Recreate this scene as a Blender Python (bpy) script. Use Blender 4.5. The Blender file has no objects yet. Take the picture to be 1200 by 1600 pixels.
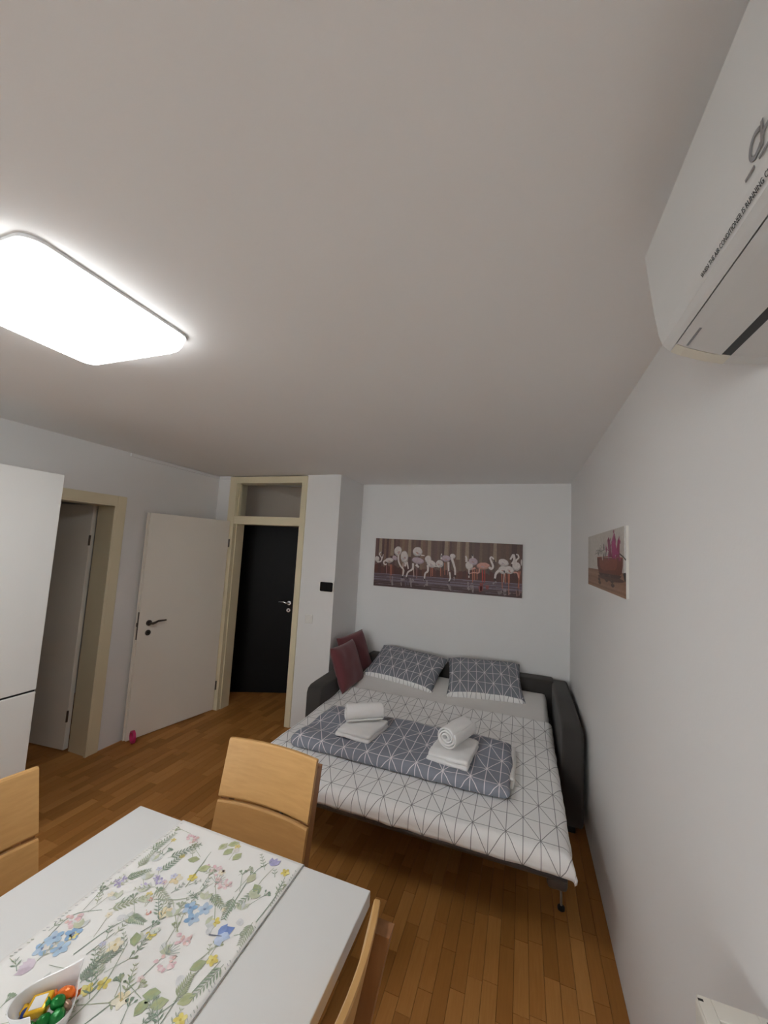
import bpy, bmesh, math, random
from mathutils import Vector, Matrix, Euler, noise

random.seed(7)
SC = bpy.context.scene
COL = SC.collection
PI = math.pi
H = 2.55                      # ceiling height

# ------------------------------------------------------------------ camera
F_PX, YAW, PITCH, ROLL = 611.3, 0.3449, 0.0963, 0.0544
CAM = Vector((-0.4331, -4.1699, 1.8066))
cd = bpy.data.cameras.new('camera')
cam = bpy.data.objects.new('camera', cd)
COL.objects.link(cam)
cd.sensor_fit = 'VERTICAL'
cd.sensor_height = 24.0
cd.lens = F_PX * 24.0 / 1600.0
cd.clip_start = 0.02
_fwd = Vector((-math.sin(YAW) * math.cos(PITCH), math.cos(YAW) * math.cos(PITCH), math.sin(PITCH)))
_rt = Vector((math.cos(YAW), math.sin(YAW), 0))
_up = _rt.cross(_fwd)
_r2 = math.cos(ROLL) * _rt + math.sin(ROLL) * _up
_u2 = -math.sin(ROLL) * _rt + math.cos(ROLL) * _up
cam.matrix_world = Matrix(((_r2.x, _u2.x, -_fwd.x, CAM.x), (_r2.y, _u2.y, -_fwd.y, CAM.y),
                           (_r2.z, _u2.z, -_fwd.z, CAM.z), (0, 0, 0, 1)))
SC.camera = cam

# ------------------------------------------------------------------ world, light, exposure
LAMP_STRENGTH = 19.0
SKY_STRENGTH = 8.6
EXPOSURE = 0.14
w = bpy.data.worlds.new('overcast_sky')
SC.world = w
w.use_nodes = True
w.node_tree.nodes['Background'].inputs[0].default_value = (0.965, 0.985, 0.985, 1)
w.node_tree.nodes['Background'].inputs[1].default_value = SKY_STRENGTH
vs = SC.view_settings
vs.view_transform = 'Standard'
vs.look = 'None'
vs.gamma = 1.0
vs.use_curve_mapping = False
vs.exposure = EXPOSURE
SC.cycles.diffuse_bounces = 8
SC.cycles.max_bounces = 14


# ------------------------------------------------------------------ materials
def lin(c):
    return tuple((x / 12.92 if x <= 0.04045 else ((x + 0.055) / 1.055) ** 2.4) for x in c)


def rgb(r, g, b):
    return lin((r / 255, g / 255, b / 255)) + (1.0,)


class NT:
    def __init__(s, name):
        s.m = bpy.data.materials.new(name)
        s.m.use_nodes = True
        s.t = s.m.node_tree
        s.b = s.t.nodes['Principled BSDF']

    def n(s, kind, **kw):
        x = s.t.nodes.new(kind)
        for k, v in kw.items():
            if k.startswith('i_'):
                x.inputs[k[2:].replace('_', ' ')].default_value = v
            else:
                setattr(x, k, v)
        return x

    def l(s, a, b):
        s.t.links.new(a, b)

    def math(s, op, a, b=None, c=None):
        x = s.t.nodes.new('ShaderNodeMath')
        x.operation = op
        for i, v in enumerate((a, b, c)):
            if v is None:
                continue
            if isinstance(v, (int, float)):
                x.inputs[i].default_value = v
            else:
                s.l(v, x.inputs[i])
        return x.outputs[0]

    def mix(s, fac, a, b):
        x = s.t.nodes.new('ShaderNodeMix')
        x.data_type = 'RGBA'
        for sock, v in ((x.inputs[0], fac), (x.inputs[6], a), (x.inputs[7], b)):
            if isinstance(v, (int, float, tuple)):
                sock.default_value = v
            else:
                s.l(v, sock)
        return x.outputs[2]

    def noise(s, scale=5.0, detail=3.0, vec=None, stretch=None):
        n = s.t.nodes.new('ShaderNodeTexNoise')
        n.inputs['Scale'].default_value = scale
        n.inputs['Detail'].default_value = detail
        if vec is None:
            vec = s.t.nodes.new('ShaderNodeTexCoord').outputs['Object']
        if stretch:
            mp = s.t.nodes.new('ShaderNodeMapping')
            mp.inputs['Scale'].default_value = stretch
            s.l(vec, mp.inputs['Vector'])
            vec = mp.outputs[0]
        s.l(vec, n.inputs['Vector'])
        return n.outputs['Fac']

    def bump(s, h, strength=0.2, dist=0.002):
        b = s.t.nodes.new('ShaderNodeBump')
        b.inputs['Strength'].default_value = strength
        b.inputs['Distance'].default_value = dist
        s.l(h, b.inputs['Height'])
        s.l(b.outputs[0], s.b.inputs['Normal'])


def plain(name, col, rough=0.5, metal=0.0, var=0.06, scale=8.0, bump=0.0, bscale=200.0, bdist=0.001, spec=0.5, coat=0.0, sheen=0.0):
    t = NT(name)
    f = t.noise(scale)
    dark = tuple(c * (1 - var) for c in col[:3]) + (1,)
    lite = tuple(min(1, c * (1 + var)) for c in col[:3]) + (1,)
    t.l(t.mix(f, dark, lite), t.b.inputs['Base Color'])
    t.b.inputs['Roughness'].default_value = rough
    t.b.inputs['Metallic'].default_value = metal
    t.b.inputs['Specular IOR Level'].default_value = spec
    t.b.inputs['Coat Weight'].default_value = coat
    t.b.inputs['Sheen Weight'].default_value = sheen
    if bump:
        t.bump(t.noise(bscale, 4), bump, bdist)
    return t.m


def wood(name, c1, c2, rough=0.4, stretch=(2.0, 25.0, 25.0), scale=3.0):
    t = NT(name)
    f = t.noise(scale, 6, stretch=stretch)
    g = t.noise(scale * 0.6, 2, stretch=(1.0, 3.0, 3.0))
    r = t.n('ShaderNodeValToRGB')
    r.color_ramp.elements[0].position = 0.30
    r.color_ramp.elements[0].color = c1
    r.color_ramp.elements[1].position = 0.72
    r.color_ramp.elements[1].color = c2
    t.l(t.math('ADD', t.math('MULTIPLY', f, 0.65), t.math('MULTIPLY', g, 0.35)), r.inputs[0])
    t.l(r.outputs[0], t.b.inputs['Base Color'])
    t.b.inputs['Roughness'].default_value = rough
    t.bump(f, 0.08, 0.001)
    return t.m


def parquet():
    t = NT('parquet_oak')
    oi = t.n('ShaderNodeObjectInfo')
    ge = t.n('ShaderNodeNewGeometry')
    rnd = t.math('FRACT', t.math('ADD', oi.outputs['Random'], ge.outputs['Random Per Island']))
    pos = ge.outputs['Position']
    off = t.n('ShaderNodeCombineXYZ')
    t.l(t.math('MULTIPLY', rnd, 37.0), off.inputs[0])
    t.l(t.math('MULTIPLY', rnd, 91.0), off.inputs[1])
    va = t.n('ShaderNodeVectorMath', operation='ADD')
    t.l(pos, va.inputs[0])
    t.l(off.outputs[0], va.inputs[1])
    grain = t.noise(4.0, 5, vec=va.outputs[0], stretch=(28.0, 2.2, 10.0))
    blot = t.noise(1.4, 2, vec=pos)
    r = t.n('ShaderNodeValToRGB')
    e = r.color_ramp.elements
    e[0].position, e[0].color = 0.0, (0.28, 0.117, 0.027, 1)
    e[1].position, e[1].color = 1.0, (0.57, 0.285, 0.088, 1)
    m = e.new(0.5)
    m.color = (0.41, 0.178, 0.046, 1)
    v = t.math('ADD', t.math('MULTIPLY', rnd, 0.62), t.math('ADD', t.math('MULTIPLY', grain, 0.42), t.math('MULTIPLY', blot, 0.2)))
    t.l(t.math('SUBTRACT', v, 0.16), r.inputs[0])
    t.l(r.outputs[0], t.b.inputs['Base Color'])
    t.l(t.math('ADD', t.math('MULTIPLY', grain, 0.18), 0.42), t.b.inputs['Roughness'])
    t.b.inputs['Specular IOR Level'].default_value = 0.22
    t.bump(grain, 0.06, 0.001)
    return t.m


def tri_pattern(name, base, line, cx=0.0775, cy=0.1335, lw=0.0022, rough=0.85):
    """white or grey cloth with a printed grid of lines, verticals and crossing diagonals; UV in metres"""
    t = NT(name)
    uv = t.n('ShaderNodeUVMap', uv_map='UVMap')
    sep = t.n('ShaderNodeSeparateXYZ')
    t.l(uv.outputs[0], sep.inputs[0])
    u = t.math('DIVIDE', sep.outputs[0], cx)
    v = t.math('DIVIDE', sep.outputs[1], cy)

    def dist(a, unit):                      # distance in metres to the nearest whole number of a
        f = t.math('FRACT', t.math('ADD', a, 0.5))
        return t.math('MULTIPLY', t.math('ABSOLUTE', t.math('SUBTRACT', f, 0.5)), unit)
    diag = 2.0 / math.sqrt(1 / cx ** 2 + 1 / cy ** 2)
    ds = [dist(u, cx), dist(v, cy), dist(t.math('MULTIPLY', t.math('ADD', u, v), 0.5), diag),
          dist(t.math('MULTIPLY', t.math('SUBTRACT', u, v), 0.5), diag)]
    d = t.math('MINIMUM', t.math('MINIMUM', ds[0], ds[1]), t.math('MINIMUM', ds[2], ds[3]))
    mr = t.n('ShaderNodeMapRange', interpolation_type='SMOOTHSTEP')
    mr.inputs['From Min'].default_value = lw * 0.35
    mr.inputs['From Max'].default_value = lw * 0.75
    mr.inputs['To Min'].default_value = 1.0
    mr.inputs['To Max'].default_value = 0.0
    t.l(d, mr.inputs['Value'])
    f = t.noise(9.0)
    b2 = tuple(c * 0.93 for c in base[:3]) + (1,)
    t.l(t.mix(mr.outputs[0], t.mix(f, b2, base), line), t.b.inputs['Base Color'])
    t.b.inputs['Roughness'].default_value = rough
    t.b.inputs['Specular IOR Level'].default_value = 0.2
    t.bump(t.noise(28.0, 4), 0.30, 0.006)
    return t.m


def painted(name, rough=0.5, spec=0.3):
    """flat print: colours carried by the printed shapes themselves"""
    t = NT(name)
    a = t.n('ShaderNodeVertexColor', layer_name='Col')
    f = t.noise(60.0, 3)
    hs = t.n('ShaderNodeHueSaturation')
    t.l(t.math('ADD', t.math('MULTIPLY', f, 0.5), 0.75), hs.inputs['Value'])
    t.l(a.outputs[0], hs.inputs['Color'])
    t.l(hs.outputs[0], t.b.inputs['Base Color'])
    t.b.inputs['Roughness'].default_value = rough
    t.b.inputs['Specular IOR Level'].default_value = spec
    return t.m


def glass(name, tint=(0.9, 0.95, 0.95, 1)):
    t = NT(name)
    out = t.t.nodes['Material Output']
    tr = t.n('ShaderNodeBsdfTransparent')
    tr.inputs[0].default_value = tint
    gl = t.n('ShaderNodeBsdfGlossy')
    gl.inputs['Roughness'].default_value = 0.03
    fr = t.n('ShaderNodeFresnel')
    fr.inputs[0].default_value = 1.45
    mx = t.n('ShaderNodeMixShader')
    t.l(fr.outputs[0], mx.inputs[0])
    t.l(tr.outputs[0], mx.inputs[1])
    t.l(gl.outputs[0], mx.inputs[2])
    t.l(mx.outputs[0], out.inputs[0])
    return t.m


def emitter(name, col, strength):
    t = NT(name)
    t.b.inputs['Base Color'].default_value = (0.9, 0.9, 0.9, 1)
    t.b.inputs['Emission Color'].default_value = col
    t.b.inputs['Emission Strength'].default_value = strength
    return t.m


M = dict(
    wall=plain('wall_paint', (0.79, 0.785, 0.782, 1), 0.9, var=0.015, scale=1.5, bump=0.25, bscale=90, bdist=0.0012, spec=0.2),
    ceil=plain('ceiling_paint', (0.84, 0.832, 0.825, 1), 0.92, var=0.012, scale=1.2, bump=0.2, bscale=110, bdist=0.001, spec=0.15),
    cream=plain('cream_gloss_paint', (0.75, 0.67, 0.48, 1), 0.35, var=0.04, scale=3, spec=0.5),
    leaf=plain('white_door_paint', (0.87, 0.83, 0.755, 1), 0.42, var=0.03, scale=2),
    darkdoor=plain('black_brown_door', (0.006, 0.0055, 0.006, 1), 0.5, var=0.25, scale=20, spec=0.18),
    chrome=plain('brushed_steel', (0.62, 0.62, 0.62, 1), 0.25, 1.0, var=0.05),
    bronze=plain('dull_bronze', (0.12, 0.10, 0.085, 1), 0.38, 0.85, var=0.15),
    floor=parquet(),
    subfloor=plain('floor_joint', (0.03, 0.016, 0.008, 1), 0.9, var=0.2),
    fridge=plain('fridge_white', (0.80, 0.80, 0.78, 1), 0.32, var=0.015, scale=2),
    black=plain('black_rubber', (0.012, 0.012, 0.013, 1), 0.5, var=0.2),
    tabletop=plain('white_lacquer', (0.70, 0.70, 0.69, 1), 0.38, var=0.012, scale=3),
    beech=wood('beech_wood', (0.51, 0.285, 0.100, 1), (0.61, 0.355, 0.135, 1), 0.42),
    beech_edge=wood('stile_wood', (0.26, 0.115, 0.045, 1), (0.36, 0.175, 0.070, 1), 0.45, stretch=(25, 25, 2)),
    duvet=tri_pattern('white_line_duvet', (0.91, 0.905, 0.90, 1), (0.25, 0.25, 0.26, 1), lw=0.0030),
    greylines=tri_pattern('grey_line_cloth', (0.265, 0.285, 0.340, 1), (0.86, 0.81, 0.84, 1), 0.0775, 0.1335, 0.0040),
    pillowlines=tri_pattern('grey_pillow_cloth', (0.225, 0.24, 0.275, 1), (0.78, 0.73, 0.76, 1), 0.072, 0.11, 0.0036),
    sheet=plain('white_sheet', (0.74, 0.725, 0.71, 1), 0.85, var=0.03, bump=0.3, bscale=14, bdist=0.01, spec=0.2),
    lining=plain('white_lining', (0.78, 0.77, 0.75, 1), 0.9, var=0.05, bump=0.3, bscale=60, bdist=0.003, spec=0.2),
    terry=plain('white_terry', (0.92, 0.915, 0.91, 1), 0.95, var=0.03, bump=0.8, bscale=420, bdist=0.004, spec=0.1, sheen=0.3),
    sofa=plain('dark_grey_fabric', (0.050, 0.045, 0.042, 1), 0.8, var=0.12, bump=0.35, bscale=500, bdist=0.001, spec=0.25, sheen=0.1),
    sofaframe=plain('grey_steel_tube', (0.10, 0.09, 0.09, 1), 0.4, 0.5, var=0.1),
    burgundy=plain('burgundy_velvet', (0.150, 0.044, 0.050, 1), 0.8, var=0.15, bump=0.3, bscale=300, bdist=0.001, spec=0.2, sheen=0.25),
    ac=plain('ac_plastic', (0.64, 0.64, 0.63, 1), 0.38, var=0.01),
    ac_yellow=plain('ac_aged_plastic', (0.70, 0.67, 0.58, 1), 0.45, var=0.06, scale=20),
    ac_text=plain('ac_dark_print', (0.04, 0.045, 0.05, 1), 0.6, var=0.05),
    ac_logo=plain('ac_grey_print', (0.27, 0.27, 0.28, 1), 0.35, 0.3, var=0.05),
    plastic=plain('switch_plastic', (0.78, 0.77, 0.74, 1), 0.35, var=0.02),
    screen=plain('black_glass_panel', (0.006, 0.006, 0.007, 1), 0.12, var=0.1),
    radiator=plain('radiator_enamel', (0.76, 0.73, 0.66, 1), 0.35, var=0.03),
    lamp=emitter('led_diffuser', (0.965, 0.99, 1.0, 1), LAMP_STRENGTH),
    lamp_rim=emitter('led_diffuser_rim', (0.965, 0.99, 1.0, 1), LAMP_STRENGTH * 0.34),
    lampbase=plain('lamp_base_white', (0.7, 0.7, 0.7, 1), 0.5, var=0.03),
    glass=glass('window_glass', (0.97, 0.98, 0.98, 1)),
    ceramic=plain('white_porcelain', (0.80, 0.80, 0.80, 1), 0.12, var=0.02, coat=0.3),
    hall=plain('hall_paint', (0.58, 0.51, 0.44, 1), 0.9, var=0.02, scale=1.5, bump=0.25, bscale=90, bdist=0.0012, spec=0.2),
    rod=plain('grey_rod', (0.42, 0.41, 0.40, 1), 0.4, 0.2, var=0.05),
    pink=plain('hot_pink_plastic', (0.62, 0.03, 0.16, 1), 0.45, var=0.1),
    print=painted('canvas_print', 0.45, 0.3),
    canvas=plain('canvas_edge', (0.20, 0.15, 0.13, 1), 0.8, var=0.1),
    canvas2=plain('canvas_pale_edge', (0.66, 0.64, 0.60, 1), 0.8, var=0.05),
    clothprint=painted('watercolour_print', 0.85, 0.15),
    runner=plain('white_cotton', (0.80, 0.79, 0.765, 1), 0.9, var=0.03, bump=0.3, bscale=700, bdist=0.0006, spec=0.15),
    thread=plain('hem_thread', (0.30, 0.30, 0.29, 1), 0.9, var=0.1),
    window=plain('window_frame_white', (0.78, 0.78, 0.77, 1), 0.4, var=0.02),
)
for nm, c in (('yellow', (0.78, 0.46, 0.02, 1)), ('orange', (0.85, 0.17, 0.02, 1)), ('green', (0.01, 0.20, 0.035, 1)), ('blue', (0.02, 0.05, 0.22, 1)), ('brown', (0.35, 0.22, 0.15, 1))):
    M['foil_' + nm] = plain('wrapper_' + nm, c, 0.22, 0.25, var=0.25, scale=60, bump=0.6, bscale=120, bdist=0.003)


# ------------------------------------------------------------------ builders
def link(name, me, mat, parent=None, smooth=False):
    o = bpy.data.objects.new(name, me)
    COL.objects.link(o)
    if mat is not None:
        for m_ in (mat if isinstance(mat, (list, tuple)) else [mat]):
            me.materials.append(m_)
    if smooth:
        for p in me.polygons:
            p.use_smooth = True
    if parent is not None:
        o.parent = parent
    return o


def from_bm(name, bm, mat, parent=None, smooth=False):
    me = bpy.data.meshes.new(name)
    bm.to_mesh(me)
    bm.free()
    return link(name, me, mat, parent, smooth)


def tag(o, label=None, cat=None, group=None, kind=None):
    if label:
        o['label'] = label
    if cat:
        o['category'] = cat
    if group:
        o['group'] = group
    if kind:
        o['kind'] = kind
    return o


def thing(name, loc=(0, 0, 0), rz=0.0, label=None, cat=None, group=None, kind=None):
    o = bpy.data.objects.new(name, None)
    COL.objects.link(o)
    o.empty_display_size = 0.1
    o.location = loc
    o.rotation_euler = (0, 0, rz)
    return tag(o, label, cat, group, kind)


def copy_tree(o, parent=None):
    c = o.copy()
    COL.objects.link(c)
    c.parent = parent
    for ch in list(o.children):
        copy_tree(ch, c)
    return c


def add_box(bm, x0, x1, y0, y1, z0, z1, mtx=None):
    vs_ = [bm.verts.new((x, y, z)) for z in (z0, z1) for y in (y0, y1) for x in (x0, x1)]
    for f in ((0, 2, 3, 1), (4, 5, 7, 6), (0, 1, 5, 4), (1, 3, 7, 5), (3, 2, 6, 7), (2, 0, 4, 6)):
        bm.faces.new([vs_[i] for i in f])
    if mtx is not None:
        bmesh.ops.transform(bm, matrix=mtx, verts=vs_)
    return vs_


def box(name, x0, x1, y0, y1, z0, z1, mat, parent=None, bevel=0.0, seg=2, mtx=None):
    bm = bmesh.new()
    add_box(bm, x0, x1, y0, y1, z0, z1)
    if bevel:
        bmesh.ops.bevel(bm, geom=list(bm.edges), offset=bevel, segments=seg, profile=0.5, affect='EDGES', clamp_overlap=True)
    if mtx is not None:
        bmesh.ops.transform(bm, matrix=mtx, verts=list(bm.verts))
    return from_bm(name, bm, mat, parent, smooth=False if bevel < 0.004 else True)


def boxes(name, lst, mat, parent=None):
    bm = bmesh.new()
    for b in lst:
        add_box(bm, *b)
    return from_bm(name, bm, mat, parent)


def tube(bm, pts, r, seg=8, cap=True):
    pts = [Vector(p) for p in pts]
    rs = r if isinstance(r, (list, tuple)) else [r] * len(pts)
    rings = []
    for i, p in enumerate(pts):
        d = (pts[min(i + 1, len(pts) - 1)] - pts[max(i - 1, 0)]).normalized()
        a = d.orthogonal().normalized() if i == 0 else (rings_a - d * rings_a.dot(d)).normalized()
        rings_a = a
        b = d.cross(a)
        rings.append([bm.verts.new(p + (a * math.cos(2 * PI * k / seg) + b * math.sin(2 * PI * k / seg)) * rs[i]) for k in range(seg)])
    for i in range(len(rings) - 1):
        for k in range(seg):
            bm.faces.new((rings[i][k], rings[i][(k + 1) % seg], rings[i + 1][(k + 1) % seg], rings[i + 1][k]))
    if cap:
        bm.faces.new(rings[0][::-1])
        bm.faces.new(rings[-1])


def tube_obj(name, pts, r, mat, parent=None, seg=10):
    bm = bmesh.new()
    tube(bm, pts, r, seg)
    return from_bm(name, bm, mat, parent, True)


def prism_y(bm, prof, y0, y1):
    """profile of (x, z) points extruded along y"""
    a = [bm.verts.new((x, y0, z)) for x, z in prof]
    b = [bm.verts.new((x, y1, z)) for x, z in prof]
    n = len(prof)
    for i in range(n):
        bm.faces.new((a[i], a[(i + 1) % n], b[(i + 1) % n], b[i]))
    bm.faces.new(a[::-1])
    bm.faces.new(b)
    bmesh.ops.recalc_face_normals(bm, faces=list(bm.faces))


def disc(name, c, axis, r, depth, mat, parent=None, seg=24, bevel=0.002):
    bm = bmesh.new()
    bmesh.ops.create_cone(bm, cap_ends=True, segments=seg, radius1=r, radius2=r, depth=depth)
    if bevel:
        es = [e for e in bm.edges if abs(e.verts[0].co.z - e.verts[1].co.z) < 1e-6]
        bmesh.ops.bevel(bm, geom=es, offset=bevel, segments=2, profile=0.5, affect='EDGES')
    q = Vector((0, 0, 1)).rotation_difference(Vector(axis)).to_matrix().to_4x4()
    bmesh.ops.transform(bm, matrix=Matrix.Translation(c) @ q, verts=list(bm.verts))
    return from_bm(name, bm, mat, parent, False)


def grid_mesh(name, nu, nv, fn, mat, parent=None, uvfn=None, smooth=True, thick=0.0):
    vs_, uvs = [], []
    for j in range(nv + 1):
        for i in range(nu + 1):
            vs_.append(tuple(fn(i / nu, j / nv)))
            uvs.append(uvfn(i / nu, j / nv) if uvfn else (i / nu, j / nv))
    fs = [(j * (nu + 1) + i, j * (nu + 1) + i + 1, (j + 1) * (nu + 1) + i + 1, (j + 1) * (nu + 1) + i) for j in range(nv) for i in range(nu)]
    me = bpy.data.meshes.new(name)
    me.from_pydata(vs_, [], fs)
    ul = me.uv_layers.new(name='UVMap')
    for lp in me.loops:
        ul.data[lp.index].uv = uvs[lp.vertex_index]
    o = link(name, me, mat, parent, smooth)
    if thick:
        md = o.modifiers.new('thickness', 'SOLIDIFY')
        md.thickness = thick
        md.offset = -1
    return o


def soft_box(name, sx, sy, sz, mat, parent=None, n=(24, 14, 4), r=0.03, wob=0.004, wscale=7.0, sag=0.0, mtx=None, seed=0.0):
    """a soft rounded slab centred on the origin, resting on z = 0, with UV in metres"""
    bm = bmesh.new()
    bmesh.ops.create_cube(bm, size=2.0)
    bmesh.ops.subdivide_edges(bm, edges=[e for e in bm.edges if abs(e.verts[0].co.x - e.verts[1].co.x) > 1], cuts=n[0], use_grid_fill=True)
    bmesh.ops.subdivide_edges(bm, edges=[e for e in bm.edges if abs(e.verts[0].co.y - e.verts[1].co.y) > 1], cuts=n[1], use_grid_fill=True)
    bmesh.ops.subdivide_edges(bm, edges=[e for e in bm.edges if abs(e.verts[0].co.z - e.verts[1].co.z) > 1], cuts=n[2], use_grid_fill=True)
    uv = bm.loops.layers.uv.new('UVMap')
    half = Vector((sx / 2, sy / 2, sz / 2))
    rr = min(r, sz / 2)
    flat = {}
    for v in bm.verts:
        p = Vector((v.co.x * half.x, v.co.y * half.y, v.co.z * half.z))
        flat[v] = Vector((p.x + (p.z - half.z) * 0, p.y - abs(p.z - half.z) * (1 if v.co.y < 0 else -1) * (1 if abs(v.co.y) > 0.99 else 0), 0))
        inner = Vector([max(-h_ + rr, min(h_ - rr, c)) for c, h_ in zip(p, half)])
        d = p - inner
        if d.length > 1e-9:
            p = inner + d.normalized() * rr
        k = noise.noise(Vector((p.x * wscale + seed, p.y * wscale, p.z * wscale + seed)))
        nrm = d.normalized() if d.length > 1e-9 else Vector((0, 0, 0))
        p += nrm * k * wob * 2
        p.z += k * wob * (1 if v.co.z > 0 else 0)
        if sag and v.co.z > 0:
            p.z -= sag * (v.co.x ** 2 * v.co.y ** 2)
        v.co = p + Vector((0, 0, half.z))
    for f in bm.faces:
        for lp in f.loops:
            lp[uv].uv = flat[lp.vert].xy
    if mtx is not None:
        bmesh.ops.transform(bm, matrix=mtx, verts=list(bm.verts))
    return from_bm(name, bm, mat, parent, True)


class Print:
    """flat printed shapes: polygons with a colour each, stacked by fractions of a millimetre"""
    def __init__(s, frame, step=2.5e-5, cycle=0):
        s.frame, s.step, s.cycle = frame, step, cycle
        s.v, s.f, s.c, s.k = [], [], [], 0

    def poly(s, pts, col, layer=None):
        k = (s.k % s.cycle if s.cycle else s.k) if layer is None else layer
        s.k += 1
        n0 = len(s.v)
        area = sum(pts[i][0] * pts[(i + 1) % len(pts)][1] - pts[(i + 1) % len(pts)][0] * pts[i][1] for i in range(len(pts)))
        if area < 0:
            pts = pts[::-1]
        for a, b in pts:
            s.v.append(s.frame(a, b, 0.0003 + k * s.step))
        s.f.append(tuple(range(n0, n0 + len(pts))))
        s.c.append(col)

    def ell(s, x, y, rx, ry, col, tilt=0.0, n=14, layer=None, wob=0.0):
        ct, st = math.cos(tilt), math.sin(tilt)
        pts = []
        for i in range(n):
            a = 2 * PI * i / n
            q = 1 + (random.uniform(-wob, wob) if wob else 0)
            u, v = rx * q * math.cos(a), ry * q * math.sin(a)
            pts.append((x + u * ct - v * st, y + u * st + v * ct))
        s.poly(pts, col, layer)

    def stroke(s, pts, w0, col, w1=None, layer=None, smooth=True):
        w1 = w0 if w1 is None else w1
        if smooth and len(pts) > 2:
            q = []
            for i in range(len(pts) - 1):
                p0, p1, p2, p3 = pts[max(i - 1, 0)], pts[i], pts[i + 1], pts[min(i + 2, len(pts) - 1)]
                for k in range(4):
                    t = k / 4
                    q.append(tuple(0.5 * (2 * p1[j] + (p2[j] - p0[j]) * t + (2 * p0[j] - 5 * p1[j] + 4 * p2[j] - p3[j]) * t * t + (3 * p1[j] - p0[j] - 3 * p2[j] + p3[j]) * t ** 3) for j in (0, 1)))
            q.append(tuple(pts[-1]))
            pts = q
        k = (s.k % s.cycle if s.cycle else s.k) if layer is None else layer
        s.k += 1
        n0, m_ = len(s.v), len(pts)
        for i, p in enumerate(pts):
            a, b = pts[max(i - 1, 0)], pts[min(i + 1, m_ - 1)]
            dx, dy = b[0] - a[0], b[1] - a[1]
            L = math.hypot(dx, dy) or 1
            hw = (w0 + (w1 - w0) * i / max(1, m_ - 1)) / 2
            for sg in (1, -1):
                s.v.append(s.frame(p[0] - sg * dy / L * hw, p[1] + sg * dx / L * hw, 0.0003 + k * s.step))
        for i in range(m_ - 1):
            s.f.append((n0 + 2 * i, n0 + 2 * i + 1, n0 + 2 * i + 3, n0 + 2 * i + 2))
            s.c.append(col)

    def leaf(s, x, y, ang, ln, wd, col, layer=None):
        ca, sa = math.cos(ang), math.sin(ang)
        pts = [(0, 0), (0.3, 0.42), (0.6, 0.5), (1, 0), (0.6, -0.5), (0.3, -0.42)]
        s.poly([(x + a * ln * ca - b * wd * sa, y + a * ln * sa + b * wd * ca) for a, b in pts], col, layer)

    def build(s, name, mat, parent=None):
        me = bpy.data.meshes.new(name)
        me.from_pydata(s.v, [], s.f)
        at = me.color_attributes.new('Col', 'FLOAT_COLOR', 'CORNER')
        for p, c in zip(me.polygons, s.c):
            for li in p.loop_indices:
                at.data[li].color = c
        return link(name, me, mat, parent)


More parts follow.
